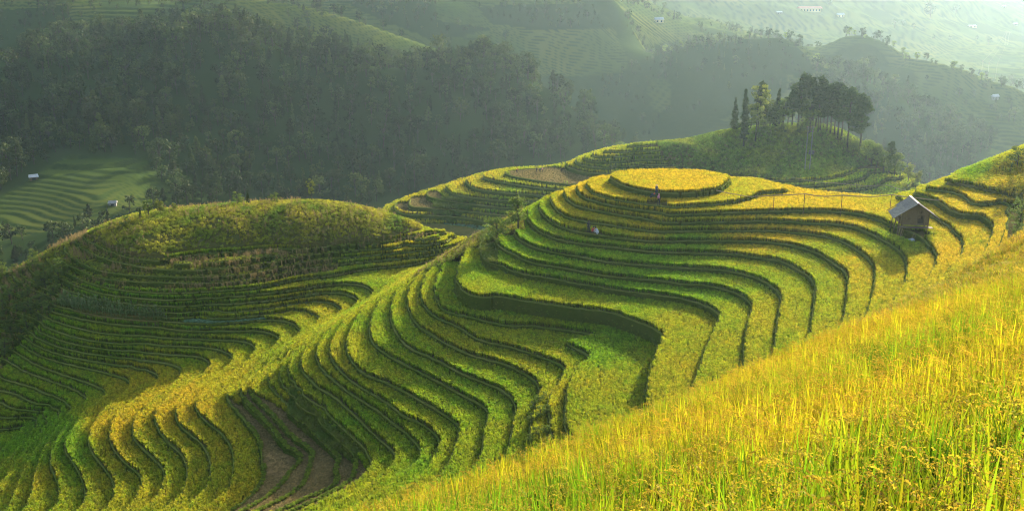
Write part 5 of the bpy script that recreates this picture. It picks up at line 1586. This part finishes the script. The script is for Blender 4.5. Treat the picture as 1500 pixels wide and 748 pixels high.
electric_pole(p1, 13.2, 'double concrete electric pole with transformers in front of the wooded knoll', legs=((-.9, 0), (.6, .3)))
p2, s2 = hit(1474, 66, 380)
electric_pole(p2, 19 * s2, 'hazy twin electric pole on the far ridge', legs=((-2.2, 0), (2.2, 0)), transformer=False, arm=9 * s2)
ends = []
for k, (px, py, top) in enumerate(((1438, 104, 90), (1447, 108, 92), (1458, 116, 93))):
    p3, s3 = hit(px, py, 380)
    electric_pole(p3, (py - top) * s3, 'single hazy electric pole on the slope below the far ridge', transformer=False, arm=1.2 * s3 / s3)['group'] = 'single poles on the far slope'
    ends.append(Vector((p3[0], p3[1], p3[2] + (py - top) * s3)))
for k, e in enumerate(ends):
    a = Vector((p2[0] + (-3 + 3 * k), p2[1], p2[2] + 19 * s2))
    V, F = tube([a, a.lerp(e, .25) - Vector((0, 0, 3)), a.lerp(e, .5) - Vector((0, 0, 4)), a.lerp(e, .75) - Vector((0, 0, 3)), e], [.05] * 5, 4)
    J = Joiner(); J.add(V, F); tag(J.build('power_line', M['steel']), 'sagging power line between the twin pole and a single pole', 'cable', 'power lines on the far slope')

# ------------------------------------------------------------------ far houses
M['cream'] = plain_mat('cream_plaster', (.62, .52, .34), .9, .1, 1)
M['red_roof'] = plain_mat('red_roof', (.5, .2, .14), .8, .15, 1)
M['white_roof'] = plain_mat('pale_sheet_roof', (.36, .37, .38), .8, .2, 1)
M['stone'] = plain_mat('grey_stone', (.22, .21, .19), .9, .3, 1.5)
M['window'] = plain_mat('dark_window_glass', (.03, .035, .04), .25, .1, 1)
def house(name, px, py, wpx, hpx, label, wall, roofm, n_win=0, yaw=0.0, depth=.5, d0=380, roof_frac=.42):
    p, s = hit(px, py, d0)
    Wd, H = wpx * s, hpx * s; D = max(2.4, Wd * depth)
    root = bpy.data.objects.new(name, None); col.objects.link(root); root.location = (p[0], p[1], p[2] - .3); root.rotation_euler = (0, 0, yaw)
    tag(root, label, 'house' if Wd > 6 else 'hut')
    hw = H * (1 - roof_frac) + .3
    J = Joiner(); J.box((0, D / 2, hw / 2), (Wd, D, hw)); wl_o = J.build('wall', wall, root)
    e = .06 * Wd + .2; hr = H * roof_frac + .05
    V = [(-Wd / 2 - e, -e, hw - .02), (Wd / 2 + e, -e, hw - .02), (Wd / 2 + e, D + e, hw - .02), (-Wd / 2 - e, D + e, hw - .02), (-Wd / 2 - e * .5, D / 2, hw + hr), (Wd / 2 + e * .5, D / 2, hw + hr)]
    J = Joiner(); J.add(V, [(0, 1, 5, 4), (2, 3, 4, 5), (0, 4, 3), (1, 2, 5), (0, 3, 2, 1)]); J.build('roof', roofm, root)
    for i in range(n_win):
        x0 = -Wd / 2 + Wd * (i + .5) / n_win
        J = Joiner(); J.box((x0, -.03, hw * .52), (Wd / n_win * .42, .1, hw * .5)); J.build('window', M['window'], root)
    return root
house('long_house', 1187, 18, 31, 8, 'long cream house with red roof on the hazy far slope', M['cream'], M['red_roof'], 7, .05, .3, 500, .35)
house('shed', 1459, 149, 9, 8, 'small shed with a pale roof on the far terraces', M['stone'], M['white_roof'], 0, .3, .6)
house('valley_hut', 50, 264, 11, 8, 'little hut with a pale roof beside the valley bottom terraces', M['timber'], M['white_roof'], 1, .5, .7, 300)
house('stone_hut', 165, 303, 10, 7, 'grey stone hut among the valley bottom terraces', M['stone'], M['stone'], 1, .2, .6, 300)
for px, py, w, h_, lb in ((1232, 26, 10, 6, 'dark blue roofed cottage past the end of the long house'), (1142, 21, 8, 4, 'pale low cottage short of the long house'), (1425, 41, 12, 4, 'pale roofed house under a hazy ridge with a tree'), (1471, 12, 5, 4, 'tiny white house high on the hazy slope'), (1488, 38, 6, 4, 'tiny white house above the twin electric pole'), (966, 34, 12, 8, 'pale weathered house on the far slope above the woods')):
    house('far_house', px, py, w, h_, lb, M['cream'] if w > 9 else M['stone'], M['white_roof'], 2 if w > 7 else 1, .2, .5, 500)
# ------------------------------------------------------------------ haze over the whole valley
bm = bmesh.new()
bmesh.ops.create_cube(bm, size=1.0)
me = bpy.data.meshes.new('haze'); bm.to_mesh(me); bm.free()
haze = bpy.data.objects.new('haze', me); col.objects.link(haze)
HZ0, HZ1 = -215.0, 75.0
haze.scale = (5200, 3500, HZ1 - HZ0); haze.location = (200, 1500, (HZ0 + HZ1) / 2)
m, nt, out = new_mat('haze_air')
v = nt.nodes.new("ShaderNodeVolumePrincipled")
v.inputs['Color'].default_value = (0.60, 0.84, 1.0, 1)
v.inputs['Density'].default_value = 0.000078
v.inputs['Anisotropy'].default_value = 0.64
nt.links.new(v.outputs[0], out.inputs['Volume'])
me.materials.append(m)
haze['kind'] = 'stuff'; haze['label'] = 'pale morning haze filling the valley'
